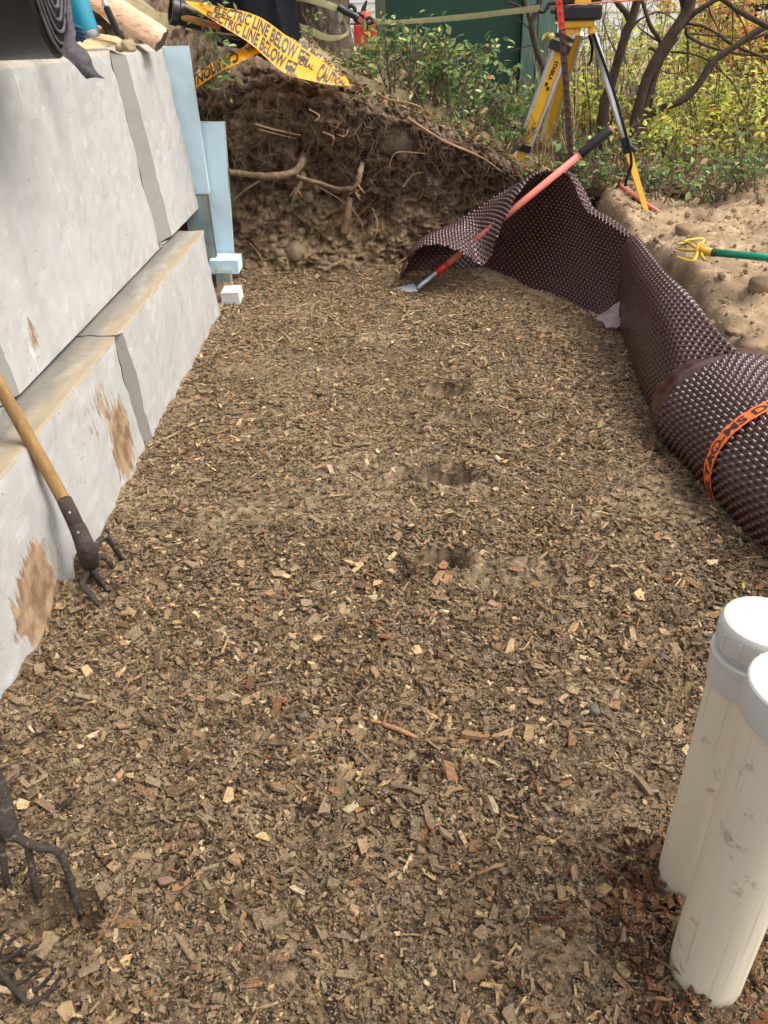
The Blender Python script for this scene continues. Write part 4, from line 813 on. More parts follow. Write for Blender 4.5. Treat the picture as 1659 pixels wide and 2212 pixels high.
for (s0, s1, t0, t1) in ((.655, .715, .62, .93), (.612, .668, .12, .44)):
    quad_on(tape1, s0, s1, t0, t1, M_ink, sheet1, 'logo_panel')
    for k in range(3):
        c_s = s0 + (s1 - s0) * (.22 + .28 * k); quad_on(tape1, c_s - .006, c_s + .007, t0 + (t1 - t0) * (.34 + .12 * (k % 2)), t0 + (t1 - t0) * (.66 + .12 * (k % 2)), M_tape, sheet1, 'logo_bulb', .0048)
lay(tape1, 'IDEAL', .665, .760, .44, .62, sheet1)
lay(tape1, 'IDEAL', .625, .690, .02, .11, sheet1)
# return run behind, upper right edge
T2 = spl([P(600, 68, Y=5.16), P(660, 98, Y=5.18), P(715, 135, Y=5.14), P(748, 168, Y=5.08), P(757, 187, Y=5.0)], 100); B2 = spl([P(596, 76, Y=5.12), P(655, 112, Y=5.14), P(705, 148, Y=5.10), P(735, 172, Y=5.04), P(752, 189, Y=4.99)], 100)
def tape2(s, t, lift=0.):
    i = np.clip(s, 0, 1) * 99; a = np.stack([np.interp(i, np.arange(100), T2[:, k]) for k in range(3)], -1); c = np.stack([np.interp(i, np.arange(100), B2[:, k]) for k in range(3)], -1)
    return c + (a - c) * np.asarray(t)[..., None] + np.array((.1, -.85, .5)) * (np.asarray(lift) + .003 * vnoise(s * 25, t * 3, 0, 4))[..., None]
A, B = np.meshgrid(np.linspace(0, 1, 120), np.linspace(0, 1, 8), indexing='ij'); b = MB(); b.grid(tape2(A, B, 0 * A)); run2 = b.build('folded_back_run', M_tape, tp_, smooth=True)
lay(tape2, 'ELECTRIC LINE BELOW', .12, .80, .35, 1.0, run2, flipx=True)
# second leg going down to the left
T3 = spl([P(556, 70, Y=4.98), P(530, 97, Y=4.95), P(503, 114, Y=4.90), P(461, 134, Y=4.86), P(423, 166, Y=4.83)], 100); B3 = spl([P(580, 104, Y=4.90), P(552, 118, Y=4.87), P(514, 137, Y=4.84), P(476, 156, Y=4.82), P(424, 190, Y=4.82)], 100)
def tape3(s, t, lift=0.):
    i = np.clip(s, 0, 1) * 99; a = np.stack([np.interp(i, np.arange(100), T3[:, k]) for k in range(3)], -1); c = np.stack([np.interp(i, np.arange(100), B3[:, k]) for k in range(3)], -1)
    return c + (a - c) * np.asarray(t)[..., None] + np.array((.1, -.85, .4)) * (np.asarray(lift) + .012 * np.sin(np.asarray(t) * PI) + .003 * vnoise(s * 20, t * 4, 0, 4))[..., None]
A, B = np.meshgrid(np.linspace(0, 1, 120), np.linspace(0, 1, 14), indexing='ij'); b = MB(); b.grid(tape3(A, B, 0 * A)); run3 = b.build('twisted_run', M_tape, tp_, smooth=True)
lay(tape3, 'CAUTION', .38, .98, .10, .90, run3, lift=.004, off=1)
lay(tape3, 'IDEAL', .12, .26, .30, .75, run3, lift=.004, off=1)
# ================================================================== STRAPS, HOOKS, TRUNK
TR_Y = 6.05
tr = thing('strapped_tree', 'thick lichen covered tree trunk wrapped by the yellow strap behind the mound', 'tree', P(690, 140, Y=TR_Y))
ct, cb = P(690, -260, Y=TR_Y + .05), P(688, 130, Y=TR_Y)
A, Z_ = np.meshgrid(np.linspace(0, 2 * PI, 140), np.linspace(0, 1, 160), indexing='ij')
r0 = (P(745, 40, Y=TR_Y)[0] - P(628, 40, Y=TR_Y)[0]) / 2
rad = r0 * (1 + .10 * np.exp(-Z_ * 9)) + .020 * np.abs(fbm(np.cos(A) * 5, np.sin(A) * 5, Z_ * 7, 4, 12)) + .03 * fbm(np.cos(A), np.sin(A), Z_ * 2, 2, 15)
c = cb + (ct - cb) * Z_[..., None]; V = c + np.stack([np.cos(A) * rad, np.sin(A) * rad, 0 * A - .25 * (1 - Z_)], -1); b = MB(); b.grid(V, flip=True); b.build('trunk', M_conifer, tr, smooth=True)
def ribbon(name, top, botm, M_, label=None, cat=None, parent=None, n=60, wv=.0015, group=None):
    a, c = spl(top, n), spl(botm, n); V = np.stack([a, (a + c) / 2 + np.array((0, -.002, 0)), c], 0); V = V + wv * vnoise(V[..., 0] * 30, V[..., 1] * 30, V[..., 2] * 30, 3)[..., None]
    b = MB(); b.grid(V); V2 = V + np.array((0, .003, 0)); b.grid(V2, flip=True); o = b.build(name, M_, parent, smooth=True, loc=None if parent is not None else V[1, n // 2])
    if label: tag(o, label, cat, group)
    return o
SY = TR_Y - r0
ribbon('upper_strap', [P(618, -10, Y=SY + .10), P(655, -9, Y=SY - .03), P(700, 0, Y=SY - .04), P(734, 12, Y=SY)], [P(618, 2, Y=SY + .10), P(655, 4, Y=SY - .03), P(700, 16, Y=SY - .04), P(732, 26, Y=SY)], M_strap, 'taut yellow webbing wrapped round the upper trunk of the lichen covered tree', 'strap')
ribbon('slack_strap', [P(624, 22, Y=SY + .10), P(648, 50, Y=SY - .05), P(672, 58, Y=SY - .07), P(706, 74, Y=SY - .08), P(735, 76, Y=SY - .06), P(749, 66, Y=SY - .02), P(742, 44, Y=SY), P(741, 30, Y=SY)],
       [P(622, 32, Y=SY + .10), P(646, 58, Y=SY - .05), P(668, 74, Y=SY - .07), P(702, 88, Y=SY - .08), P(733, 86, Y=SY - .06), P(756, 70, Y=SY - .02), P(747, 44, Y=SY), P(745, 30, Y=SY)], M_strap, 'slack loop of yellow webbing hanging across the lichen covered trunk', 'strap')
t = thing('hook_chain', 'black steel hook and ratchet joint beside the tree trunk', 'hook', P(760, 30, Y=SY))
for nm, pts, r_ in (('ratchet_bar', [(730, 14), (745, 24), (762, 32), (774, 40)], .022), ('open_hook', [(752, 13), (762, 13), (767, 22), (760, 30), (750, 30)], .013), ('lower_hook', [(766, 36), (768, 44), (777, 49)], .012)):
    b = MB(); b.tube([P(u, v, Y=SY - .03) for u, v in pts], r_, 10, n=20); b.build(nm, M_rubber, t, smooth=True)
b = MB(); b.tube([P(u, v, Y=SY - .02) for u, v in ((770, 36), (775, 30), (784, 34), (790, 46), (800, 51), (805, 44), (799, 38), (792, 42), (790, 48))], .011, 10, n=34); tag(b.build('s_hook', M_rubber, smooth=True, loc=P(790, 42, Y=SY)), 'black S hook joining the ratchet to the left end of the taut strap', 'hook')
ribbon('taut_strap', [P(803, 38, Y=SY), P(838, 43, Y=SY), P(860, 43, Y=SY), P(985, 32, Y=SY - .1), P(1090, 20, Y=SY - .3), P(1166, 10, Y=SY - .45)], [P(803, 50, Y=SY), P(838, 53, Y=SY), P(860, 53, Y=SY), P(985, 45, Y=SY - .1), P(1090, 33, Y=SY - .3), P(1166, 25, Y=SY - .45)], M_strap, 'long taut yellow strap stretched in front of the dark green shed', 'strap')
ribbon('hanging_strap_tail', [P(848, 58, Y=SY - .05), P(832, 82, Y=SY - .1), P(821, 110, Y=SY - .15), P(822, 150, Y=SY - .2), P(840, 178, Y=SY - .25)], [P(858, 66, Y=SY - .05), P(842, 92, Y=SY - .1), P(829, 120, Y=SY - .15), P(831, 150, Y=SY - .2), P(850, 186, Y=SY - .25)], M_strapdark, 'olive strap tail hanging in the leaves before the mossy shed post', 'strap')
ribbon('loose_strap_end', [P(799, 196, Y=5.25), P(803, 215, Y=5.2), P(818, 240, Y=5.15)], [P(812, 194, Y=5.25), P(814, 215, Y=5.2), P(827, 240, Y=5.15)], M_strapdark, 'short olive strap end lying on the mound slope below the shed post', 'strap')
b = MB(); b.tube([P(u, v, Y=SY - .45) for u, v in ((1164, 22), (1172, 26), (1180, 20), (1186, 8), (1196, 8), (1203, 18), (1197, 26), (1190, 24))], .010, 10, n=34); tag(b.build('s_hook', M_rubber, smooth=True, loc=P(1182, 18, Y=SY - .45)), 'black S hook at the right end of the taut strap, by the red topped post', 'hook')
b = MB(); b.tube([P(1194, 14, Y=SY - .45), P(1330, 3, Y=5.2), P(1480, -6, Y=5.0), P(1760, -20, Y=4.6)], .0045, 6, n=40, wob=.3); tag(b.build('pink_twine', M_pink, smooth=True, loc=P(1250, 9, Y=5.4)), 'pink twine running right from the hook past the laser level', 'twine')
# ================================================================== LASER TRIPOD AND POST
TY = 5.45
topp = P(1243, 52, Y=TY); tri = thing('survey_tripod', 'yellow and aluminium survey tripod carrying a black and yellow laser level', 'tripod', (topp[0], topp[1], .45))
def flatbar(b, p, q, w, th, up=(0, -1, 0), off=0.):
    p, q = np.array(p, float), np.array(q, float); d = q - p; d /= np.linalg.norm(d); s = np.cross(d, up); s /= np.linalg.norm(s); n = np.cross(s, d)
    w0, w1 = w if np.size(w) > 1 else (w, w); c = []
    for e, ww in ((p, w0), (q, w1)):
        e = e + s * off
        c += [e - s * ww - n * th, e + s * ww - n * th, e + s * ww + n * th, e - s * ww + n * th]
    b.hexa(c); return s, n, d
b = MB(); b.box(topp + np.array((-.085, -.08, -.018)), topp + np.array((.085, .08, .018)), .008); b.build('head_plate', M_yel, tri)
for (u, v, u2, v2) in ((1236, 44, 1223, 78), (1272, 44, 1281, 72), (1248, 48, 1246, 78)):
    b = MB(); flatbar(b, P(u, v, Y=TY - .03), P(u2, v2, Y=TY - .05), .032 if u < 1245 else .018, .014); b.build('hinge', M_yel, tri)
def leg(pt, pf, y0, y1, w, name='leg'):
    a, c = P(pt[0], pt[1], Y=y0), P(pf[0], pf[1], Y=y1); b = MB(); s, n, d = flatbar(b, a, c, w * .58, .012); o = b.build(name, M_yel, tri)
    for sg in (-1, 1):
        b = MB(); flatbar(b, a, c, w * .19, .016, off=sg * w * .80); b.build('side_rail', M_alu, o)
    return a, c, s, n, d, o
a, c, s_l, n_l, d_l, o1 = leg((1226, 68), (1131, 318), TY - .05, 5.42, .050)
def legtext(a, c, s, n, body, k0, k1, w0, w1, par):
    v, f = text_verts(body); x = v[:, 0] / v[:, 0].max(); y = v[:, 1] / .72; L = c - a
    pos = a + L * (k0 + (k1 - k0) * x)[:, None] + s * (w0 + (w1 - w0) * y)[:, None] + n * .0155
    bb = MB(); bb.add(pos, f); bb.build('lettering', M_ink, par)
sg = 1 if n_l[1] < 0 else -1
legtext(a, c, -s_l if s_l[0] < 0 else s_l, n_l * sg, 'STABILA', .24, .40, -.011, .013, o1)
for (i, j) in ((0, 0), (1, 1)):
    b = MB(); k = .425 + i * .03; L = c - a; ss = (s_l if s_l[0] > 0 else -s_l); w0 = -.018 + j * .018
    q = [a + L * k + ss * w0, a + L * k + ss * (w0 + .018), a + L * (k + .03) + ss * (w0 + .018), a + L * (k + .03) + ss * w0]; b.add([x + n_l * sg * .0155 for x in q], np.array([(0, 1, 2, 3)])); b.build('checker_square', M_ink, o1)
b = MB(); flatbar(b, P(1213, 92, Y=TY - .06), P(1205, 112, Y=TY - .06), .062, .022); flatbar(b, P(1221, 78, Y=TY - .06), P(1218, 86, Y=TY - .06), .055, .020); b.build('leg_clamp', M_black, tri)
b = MB(); flatbar(b, P(1133, 312, Y=5.42), P(1128, 327, Y=5.42), .046, .020); b.build('leg_clamp', M_black, tri)
b = MB(); flatbar(b, P(1129, 325, Y=5.42), P(1122, 345, Y=5.42), (.030, .018), .012); b.build('foot', M_yel, tri)
leg((1244, 72), (1180, 300), TY + .12, 6.05, .046)
a, c = P(1281, 70, Y=TY), P(1351, 304, Y=4.86)
b = MB(); b.tube([a, c], .021, 16); b.build('tube_leg', M_alu, tri, smooth=True)
b = MB(); b.tube([P(1350, 300, Y=4.86), P(1356, 330, Y=4.82)], .024, 10); b.tube([P(1356, 312, Y=4.82), P(1374, 328, Y=4.80)], .014, 8); b.build('leg_clamp', M_black, tri)
b = MB(); flatbar(b, P(1358, 332, Y=4.80), P(1398, 464, Y=4.66), (.019, .012), .011); b.build('lower_leg', M_yel, tri)
b = MB(); b.tube([P(1283, 76, Y=TY - .05), P(1320, 180, Y=5.1), P(1352, 290, Y=4.83), P(1364, 350, Y=4.74), P(1352, 392, Y=4.70), P(1351, 402, Y=4.70)], .009, 6, n=40); b.build('carry_strap', M_cloth, tri, smooth=True)
b = MB(); b.tube([P(1272, 76, Y=TY - .04), P(1279, 100, Y=TY - .05), P(1277, 128, Y=TY - .06), P(1271, 142, Y=TY - .06)], .008, 6, n=20); b.build('loose_strap', M_cloth, tri, smooth=True)
b = MB(); cp = spl([P(1222, 76, Y=TY - .07), P(1250, 86, Y=TY - .03), P(1281, 74, Y=TY - .02)], 26)
for i in range(25): b.tube([cp[i], cp[i + 1]], .005 if i % 2 else .0025, 5)
b.build('spreader_chain', M_steel, tri)
lp = P(1250, 20, Y=TY); lz = topp[2] + .018
ll = thing('laser_level', 'chunky black and yellow laser level standing on the tripod head', 'laser level', (topp[0], topp[1], lz))
lx = P(1250, 20, Y=TY)[0]
b = MB(); b.box((lx - .118, TY - .10, lz), (lx + .118, TY + .10, lz + .075), .014); b.build('rubber_base', M_black, ll)
b = MB()
b.box((lx - .112, TY - .085, lz + .078), (lx - .052, TY + .085, lz + .26), .012); b.build('rubber_guard', M_black, ll)
b = MB(); b.box((lx + .052, TY - .085, lz + .078), (lx + .112, TY + .085, lz + .26), .012); b.build('rubber_guard', M_black, ll)
b = MB(); b.box((lx - .048, TY - .095, lz + .079), (lx + .048, TY + .08, lz + .25), .008); b.build('yellow_body', M_yel, ll)
# steel T post with red top
pa, pb = P(1203, -40, Y=5.05), P(1236, 385, Y=5.05)
po = thing('fence_post', 'studded rusty steel fence post with red painted top in front of the tripod', 'post', pb)
sp_ = P(1214, 63, Y=5.05)
b = MB(); flatbar(b, pa, sp_, .017, .004); flatbar(b, pa + np.array((0, .014, 0)), sp_ + np.array((0, .014, 0)), .004, .011); b.build('red_top', M_redpaint, po)
b = MB(); flatbar(b, sp_, pb, .017, .004); flatbar(b, sp_ + np.array((0, .014, 0)), pb + np.array((0, .014, 0)), .004, .011); b.build('rusty_shaft', M_tpost, po)
for i in range(22):
    k = i / 21; q = pa + (pb - pa) * k + np.array((.010, -.008, 0)); b = MB(); b.box(q - .0065, q + .0065, .002); b.build('stud', M_tpost if k > .25 else M_redpaint, po)
# ================================================================== SHED, HOUSES, GAS CAN
SHY = 7.2
sh = thing('garden_shed', 'dark green garden shed with mossy post and brass door knob behind the bushes', 'shed', (P(1000, 200, Y=SHY)[0], SHY, .7))
xa, xb = P(836, 60, Y=SHY)[0], P(1140, 60, Y=SHY)[0]
def pan(name, u0, u1, dy, M_, th=.03, zt=2.9, zb=.55, vref=80):
    x0, x1 = P(u0, vref, Y=SHY + dy)[0], P(u1, vref, Y=SHY + dy)[0]; b = MB(); b.box((x0, SHY + dy, zb), (x1, SHY + dy + th, zt), .004); return b.build(name, M_, sh), x0, x1
pan('door_panel', 838, 1124, .02, M_shed); pan('corner_post', 812, 834, -.06, M_post, .10); pan('trim_strip', 834.5, 841, -.03, M_shed, .05)
pan('trim_board', 1128, 1160, -.02, M_shedtrim, .035); pan('trim_board', 1161.5, 1203, -.03, M_shedtrim, .035)
b = MB(); b.box((P(812, 80, Y=SHY)[0] + .03, SHY + .06, .5), (P(1203, 80, Y=SHY)[0], SHY + 2.2, 2.85)); b.build('wall', M_shed, sh)
kb = P(1186, 79, Y=SHY - .05); b = MB(); b.lathe([(.014, 0), (.03, .005), (.03, .01), (.012, .014), (.012, .04), (.026, .05), (.032, .065), (.026, .082), (.005, .088)], 24, M=moveM(kb, (0, -1, 0))); b.build('door_knob', M_brass, sh, smooth=True)
def siding(label, x0, x1, y, z0, z1, step, depth=6):
    t = thing('house', label, 'house', (x0, y, z0)); b = MB(); n = int((z1 - z0) / step)
    for i in range(n):
        z = z0 + i * step; b.hexa([(x0, y - .02, z), (x1, y - .02, z), (x1, y + .02, z), (x0, y + .02, z), (x0, y - .004, z + step - .003), (x1, y - .004, z + step - .003), (x1, y + .02, z + step - .003), (x0, y + .02, z + step - .003)])
    b.build('siding', M_siding, t); b = MB(); b.box((x0, y + .025, z0), (x1, y + depth, z1)); b.build('wall', M_siding, t)
    b = MB(); c = (x0 + x1) / 2; b.hexa([(x0 - .3, y - .4, z1), (x1 + .3, y - .4, z1), (x1 + .3, y + depth + .4, z1), (x0 - .3, y + depth + .4, z1), (x0 - .3, y + depth / 2 - .1, z1 + 1.6), (x1 + .3, y + depth / 2 - .1, z1 + 1.6), (x1 + .3, y + depth / 2 + .1, z1 + 1.6), (x0 - .3, y + depth / 2 + .1, z1 + 1.6)]); b.build('roof', M_roofm, t)
siding('white sided house far behind the gap between the tree trunk and the shed', -3.2, .6, 14.5, .75, 4.2, .115)
siding('pale sided house seen through the yellow leaves right of the tripod', 2.2, 14, 13.5, .55, 4.2, .16)
gc = P(790, 84, Y=12.6); t = thing('fuel_can', 'red plastic fuel can standing before the white siding', 'fuel can', (gc[0], gc[1], gc[2] - .12))
b = MB(); b.box(gc + np.array((-.16, -.12, -.12)), gc + np.array((.16, .12, .20)), .05); b.lathe([(.12, .18), (.07, .30), (.05, .32)], 16, M=moveM(gc)); b.build('tank', M_redpaint, t)
b = MB(); b.tube([gc + np.array((-.02, 0, .30)), gc + np.array((-.01, 0, .36)), gc + np.array((.03, 0, .44))], [.045, .03, .012], 10); b.build('spout', M_black, t)
lm = P(795, 100, Y=12.3); t = thing('garden_cart', 'low black wire garden cart holding the red fuel can', 'cart', (lm[0], lm[1], lm[2] - .1))
b = MB()
b.box(lm + np.array((-.55, -.25, -.05)), lm + np.array((.5, .5, .02)), .02); b.build('cart_bed', M_black, t)
for x in (-.5, -.25, 0, .25, .45):
    b = MB(); b.tube([lm + np.array((x, -.25, .0)), lm + np.array((x, -.25, .26))], .012, 6); b.build('upright', M_black, t)
b = MB(); b.tube([lm + np.array((-.5, -.25, .26)), lm + np.array((.45, -.25, .26))], .012, 6); b.build('top_rail', M_black, t)
for x in (-.35, .35):
    b = MB(); b.lathe([(.02, -.03), (.13, -.03), (.15, 0), (.13, .03), (.02, .03)], 20, M=moveM(lm + np.array((x, -.3, -.12)), (0, 1, 0))); b.build('wheel', M_rubber, t, smooth=True)
# pale gravel patch far right
X, Y = gridxy(3.0, 9, 7.3, 9.6, .2); e = .004 + .02
b = MB(); b.grid(np.stack([X + (Y - 8) * .5, Y, G(X + (Y - 8) * .5, Y) + .02], -1)); tag(b.build('gravel_path', M_gravel, smooth=True), kind='structure')
# ================================================================== LEAVES
def leaves(n, pos, size, cols, wts, updir=.55, flat=.0, droop=0., jitter=.25):
    """n folded leaves at pos (n,3): 6 vertices, 4 quads-ish faces each"""
    s = size * RNG.uniform(.6, 1.25, n); wd = RNG.uniform(.42, .62, n)
    d = RNG.normal(size=(n, 3)); d[:, 2] = d[:, 2] * .55 - droop; d /= np.linalg.norm(d, axis=1)[:, None]
    up = RNG.normal(size=(n, 3)) * (1 - updir); up[:, 2] += updir + .15; sd_ = np.cross(d, up); sd_ /= np.linalg.norm(sd_, axis=1)[:, None] + 1e-9; nn = np.cross(sd_, d)
    tmpl = np.array([(0, 0, 0), (-.7, .28, .12), (-1, .52, .16), (-.6, .82, .1), (0, 1, -.06), (.6, .82, .1), (1, .52, .16), (.7, .28, .12), (0, .55, 0)])
    x = tmpl[:, 0][None] * (s * wd / 2)[:, None]; y = tmpl[:, 1][None] * s[:, None]; z = tmpl[:, 2][None] * (s * .9)[:, None] * RNG.uniform(.3, 1.4, (n, 1))
    v = pos[:, None] + x[..., None] * sd_[:, None] + y[..., None] * d[:, None] + z[..., None] * nn[:, None]
    base = (np.arange(n) * 9)[:, None]
    fs = []
    for q in ((0, 1, 2, 8), (8, 2, 3, 4), (0, 8, 6, 7), (8, 4, 5, 6)): fs.append(base + np.array(q)[None])
    c = np.array(cols)[RNG.choice(len(cols), n, p=np.array(wts, float) / sum(wts))] * RNG.uniform(1 - jitter, 1 + jitter, (n, 1))
    return v.reshape(-1, 3), [np.concatenate(fs)], np.repeat(c, 9, axis=0)
GREEN = [(.14, .24, .07), (.22, .33, .09), (.32, .42, .14), (.09, .15, .05), (.50, .53, .24)]
YEL = [(.76, .76, .17), (.88, .82, .20), (.62, .70, .16), (.90, .74, .22), (.42, .52, .14), (.84, .46, .17)]
ORG = [(.85, .45, .16), (.80, .32, .14), (.84, .64, .18), (.62, .56, .15), (.72, .22, .11)]
def shrub(name, label, group, base, h, spread, nst, nleaf, size, cols, wts, M_=None, lean=(0, 0), stemcol=(1, 1, 1), sr=.005, low=.1, droop=.15):
    t = thing(name, label, 'shrub' if 'tree' not in name else 'tree', base, group); base = np.array(base, float)
    b = MB(); tips = []
    for i in range(nst):
        a = RNG.uniform(0, 2 * PI); r = spread * math.sqrt(RNG.random()); hh = h * RNG.uniform(.65, 1.0)
        p0 = base + np.array((math.cos(a) * r * .35, math.sin(a) * r * .35, -.03)); p2 = base + np.array((math.cos(a) * r + lean[0], math.sin(a) * r + lean[1], hh)); p1 = (p0 + p2) / 2 + RNG.normal(size=3) * np.array((.12, .12, .05)) * h * .5
        s = spl([p0, p1, p2], 14); b.tube(s, [sr * 1.3, sr * .5], 5, cap=False); tips.append(s)
        for k in range(4):
            j = RNG.integers(4, 13); q = s[j]; e = q + RNG.normal(size=3) * np.array((.22, .22, .14)) * h * .55 + np.array((0, 0, .05)); s2 = spl([q, (q + e) / 2 + RNG.normal(size=3) * .02, e], 10); b.tube(s2, [sr * .6, sr * .25], 4, cap=False); tips.append(s2)
    b.build('stems', M_root, t)
    allp = np.vstack([s[2 if len(s) == 14 else 1:] for s in tips]); hz = (allp[:, 2] - base[2]) / h
    wgt = np.clip((hz - low) * 3, .03, 1) * (.35 + fbm(allp[:, 0] * 5, allp[:, 1] * 5, allp[:, 2] * 5, 2, 33).clip(-.3, 1)); idx = RNG.choice(len(allp), nleaf, p=wgt / wgt.sum())
    pos = allp[idx] + RNG.normal(size=(nleaf, 3)) * size * .7
    b = MB(); b.add(*leaves(nleaf, pos, size, cols, wts, droop=droop)); b.build('foliage', M_ or M_leaf, t); return t
# leafy salal-like bushes in front of the shed
i = 0
spots = [(850, 215, 5.6, .34, 150), (915, 240, 5.65, .38, 160), (975, 262, 5.75, .40, 170), (1035, 285, 5.8, .40, 170), (1090, 310, 5.75, .34, 140), (890, 200, 6.1, .36, 130), (990, 225, 6.3, .38, 130), (1110, 270, 6.4, .36, 130)]
dsc = ['low leafy bush at the left end of the green bushes, under the mossy post', 'green bush with yellowed leaves right of the hanging strap tail', 'green bush in front of the middle of the shed door', 'dense green bush just left of the tripod, front row', 'green bush directly behind the left tripod foot', 'rear green bush touching the shed post', 'rear green bush against the dark shed door', 'rear green bush below the brass door knob']
for (u, v, y, h, nl), d in zip(spots, dsc):
    p = P(u, v, Y=y); p[2] = float(G(p[0], p[1])); shrub('leafy_bush', d, 'green bushes before the shed', p, h, .30, 9, nl, .055, GREEN + [(.55, .45, .10), (.6, .35, .15)], [6, 7, 6, 4, 3.5, 1.6, .5], M_leafgloss)
# evergreen ground plants on the crest right of the bank
spots = [(1010, 330, 5.45, .16), (1080, 345, 5.4, .14), (1290, 385, 5.2, .30), (1330, 400, 5.15, .28), (1220, 350, 5.4, .30), (1430, 420, 5.05, .22), (1490, 440, 5.0, .20), (1560, 460, 4.95, .22), (1630, 470, 4.9, .24), (1270, 330, 5.7, .34), (1400, 380, 5.4, .3), (1500, 400, 5.4, .3), (1610, 420, 5.4, .3), (940, 290, 5.6, .2)]
dsc = ['sparse low plant on the bank crest left of the tripod foot', 'tiny plant on the bank crest beside the left tripod foot', 'dark green clump right behind the black shovel grip', 'dark green clump beneath the silver tripod leg', 'green clump at the foot of the studded post', 'low green plants right of the lower yellow tripod leg', 'low green plants above the round terrace stone', 'low green plants beyond the cultivator head', 'low green plants at the right edge beyond the green shaft', 'green clump between the post and the dark trunks', 'green clump below the forked dark trunk', 'green clump under the long low bough', 'green clump at the right edge under the yellow shrubs', 'low leafy patch on the bank crest below the shed door']
for (u, v, y, h), d in zip(spots, dsc):
    p = P(u, v, Y=y); p[2] = float(G(p[0], p[1])) - .02 if y > 5.3 else float(terr_z(np.array(p[0]), np.array(p[1]))); shrub('low_plant', d, 'low green plants along the crest', p, h, .26, 9, 75, .055, GREEN + [(.45, .30, .16)], [7, 6, 5, 5, 2.5, 3], M_leafgloss, low=.0)
# yellow thicket
k = 0
ylab = ['yellow green shrub between the tripod legs', 'yellow green shrub behind the silver tripod leg', 'yellow green shrub behind the twin dark trunks', 'yellow green shrub under the long low bough', 'yellow green shrub right of the forked trunk', 'yellow green shrub in the middle right of the thicket', 'yellow green shrub at the right edge, low front', 'brownish thin shrub behind the low plants, near right edge', 'tall yellow shrub left of the dark evergreen', 'tall yellow shrub behind the crossing branches', 'yellow shrub in front of the pale siding', 'yellow shrub just right of the laser level', 'tall pale green shrub far behind the tripod', 'thin yellow brown shrub left of the low bough base', 'yellow shrub near the gravel path', 'bright yellow shrub above the gravel path', 'yellow green shrub filling the gap right of the green bushes', 'back row yellow shrub behind the long bough', 'back row yellow shrub far right']
ysp = [(1215, 6.6, .75, .3, 700), (1300, 6.4, .62, .35, 900), (1380, 6.3, .65, .38, 1000), (1450, 6.0, .58, .35, 950), (1490, 6.6, .80, .4, 1100), (1570, 6.2, .62, .4, 1000), (1650, 5.9, .55, .4, 1000), (1590, 5.7, .35, .35, 600), (1600, 7.2, 1.15, .5, 1100), (1520, 7.8, 1.25, .55, 1200), (1420, 7.6, 1.1, .5, 1000), (1330, 7.4, 1.05, .45, 900), (1290, 8.3, 1.2, .5, 900), (1400, 5.75, .40, .3, 500), (1560, 6.9, .55, .4, 700), (1640, 7.6, .9, .45, 800), (1175, 6.9, .6, .25, 350), (1470, 8.8, 1.35, .6, 1000), (1680, 8.6, 1.2, .55, 900)]
for (u, y, h, sp2, nl), d in zip(ysp, ylab):
    p = P(u, 300, Y=y); p[2] = float(G(p[0], p[1])); shrub('yellow_shrub', d, 'yellow thicket behind the tripod', p, h, sp2, 18, int(nl * .62), .047, YEL + [(.16, .24, .06)], [7, 6, 7, 3, 5, .7, 3], M_leaf, sr=.005, low=-.1)
olab = ['orange leaved shrub high behind the crossing branches', 'orange and yellow shrub at the top right corner', 'orange tinted shrub beyond the pale siding gap', 'orange brown shrub behind the yellow ones right of centre']
for (u, y, h, sp2, nl), d in zip([(1560, 8.2, 1.5, .6, 1000), (1650, 7.0, 1.35, .45, 900), (1450, 9.6, 1.5, .7, 900), (1600, 9.8, 1.6, .7, 1000)], olab):
    p = P(u, 200, Y=y); p[2] = float(G(p[0], p[1])); shrub('orange_shrub', d, 'orange shrubs at the back right', p, h, sp2, 12, nl, .06, ORG, [5, 4, 5, 3, 1.5], M_leaf, low=.1)
p = P(1690, 200, Y=7.4); p[2] = float(G(p[0], p[1])); shrub('evergreen_shrub', 'dark evergreen at the right edge behind yellow leaves', None, p, 1.2, .30, 14, 1900, .075, [(.02, .05, .025), (.03, .075, .035), (.05, .10, .05)], [4, 4, 2], M_leafgloss, low=-.1)
# weeds and seedlings on the mound and by the gap
for (u, v, y, h, nl, sz, lab) in ((470, 120, 4.82, .10, 16, .045, 'little green sprout hanging on the dark bank below the tape'), (560 * 0 + 452, 44, 5.0, .12, 22, .05, 'small leafy sprig beside the black pipe end'), (448, 96, 4.9, .10, 16, .045, 'small sprig on the bank between foam board and tape'), (760, 165, 5.6, .16, 60, .045, 'weedy clump at the foot of the strapped tree'), (785, 160, 6.2, .20, 70, .05, 'pale weeds in the grassy gap before the white house'), (668, 84, 5.4, .14, 18, .05, 'few pale leaves against the base of the trunk'), (478, 178, 4.80, .12, 20, .05, 'glossy green seedling dangling from the dark bank')):
    p = P(u, v, Y=y); shrub('weed', lab, 'weeds on and near the mound', p - np.array((0, 0, h * .3)), h, .07, 5, nl, sz, GREEN, [5, 5, 4, 3, 3], M_leafgloss, sr=.002, low=-.2)
# far wood that closes the view above the shrubs
n = 9000; pos = np.stack([RNG.uniform(-6, 16, n), RNG.uniform(17, 24, n), RNG.uniform(.6, 7, n)], -1); b = MB(); b.add(*leaves(n, pos, .55, [(.10, .14, .05), (.20, .20, .06), (.28, .20, .07), (.06, .09, .04)], [4, 3, 2, 3])); tag(b.build('far_woods', M_leaf), 'hazy autumn woods far behind the houses', kind='stuff')
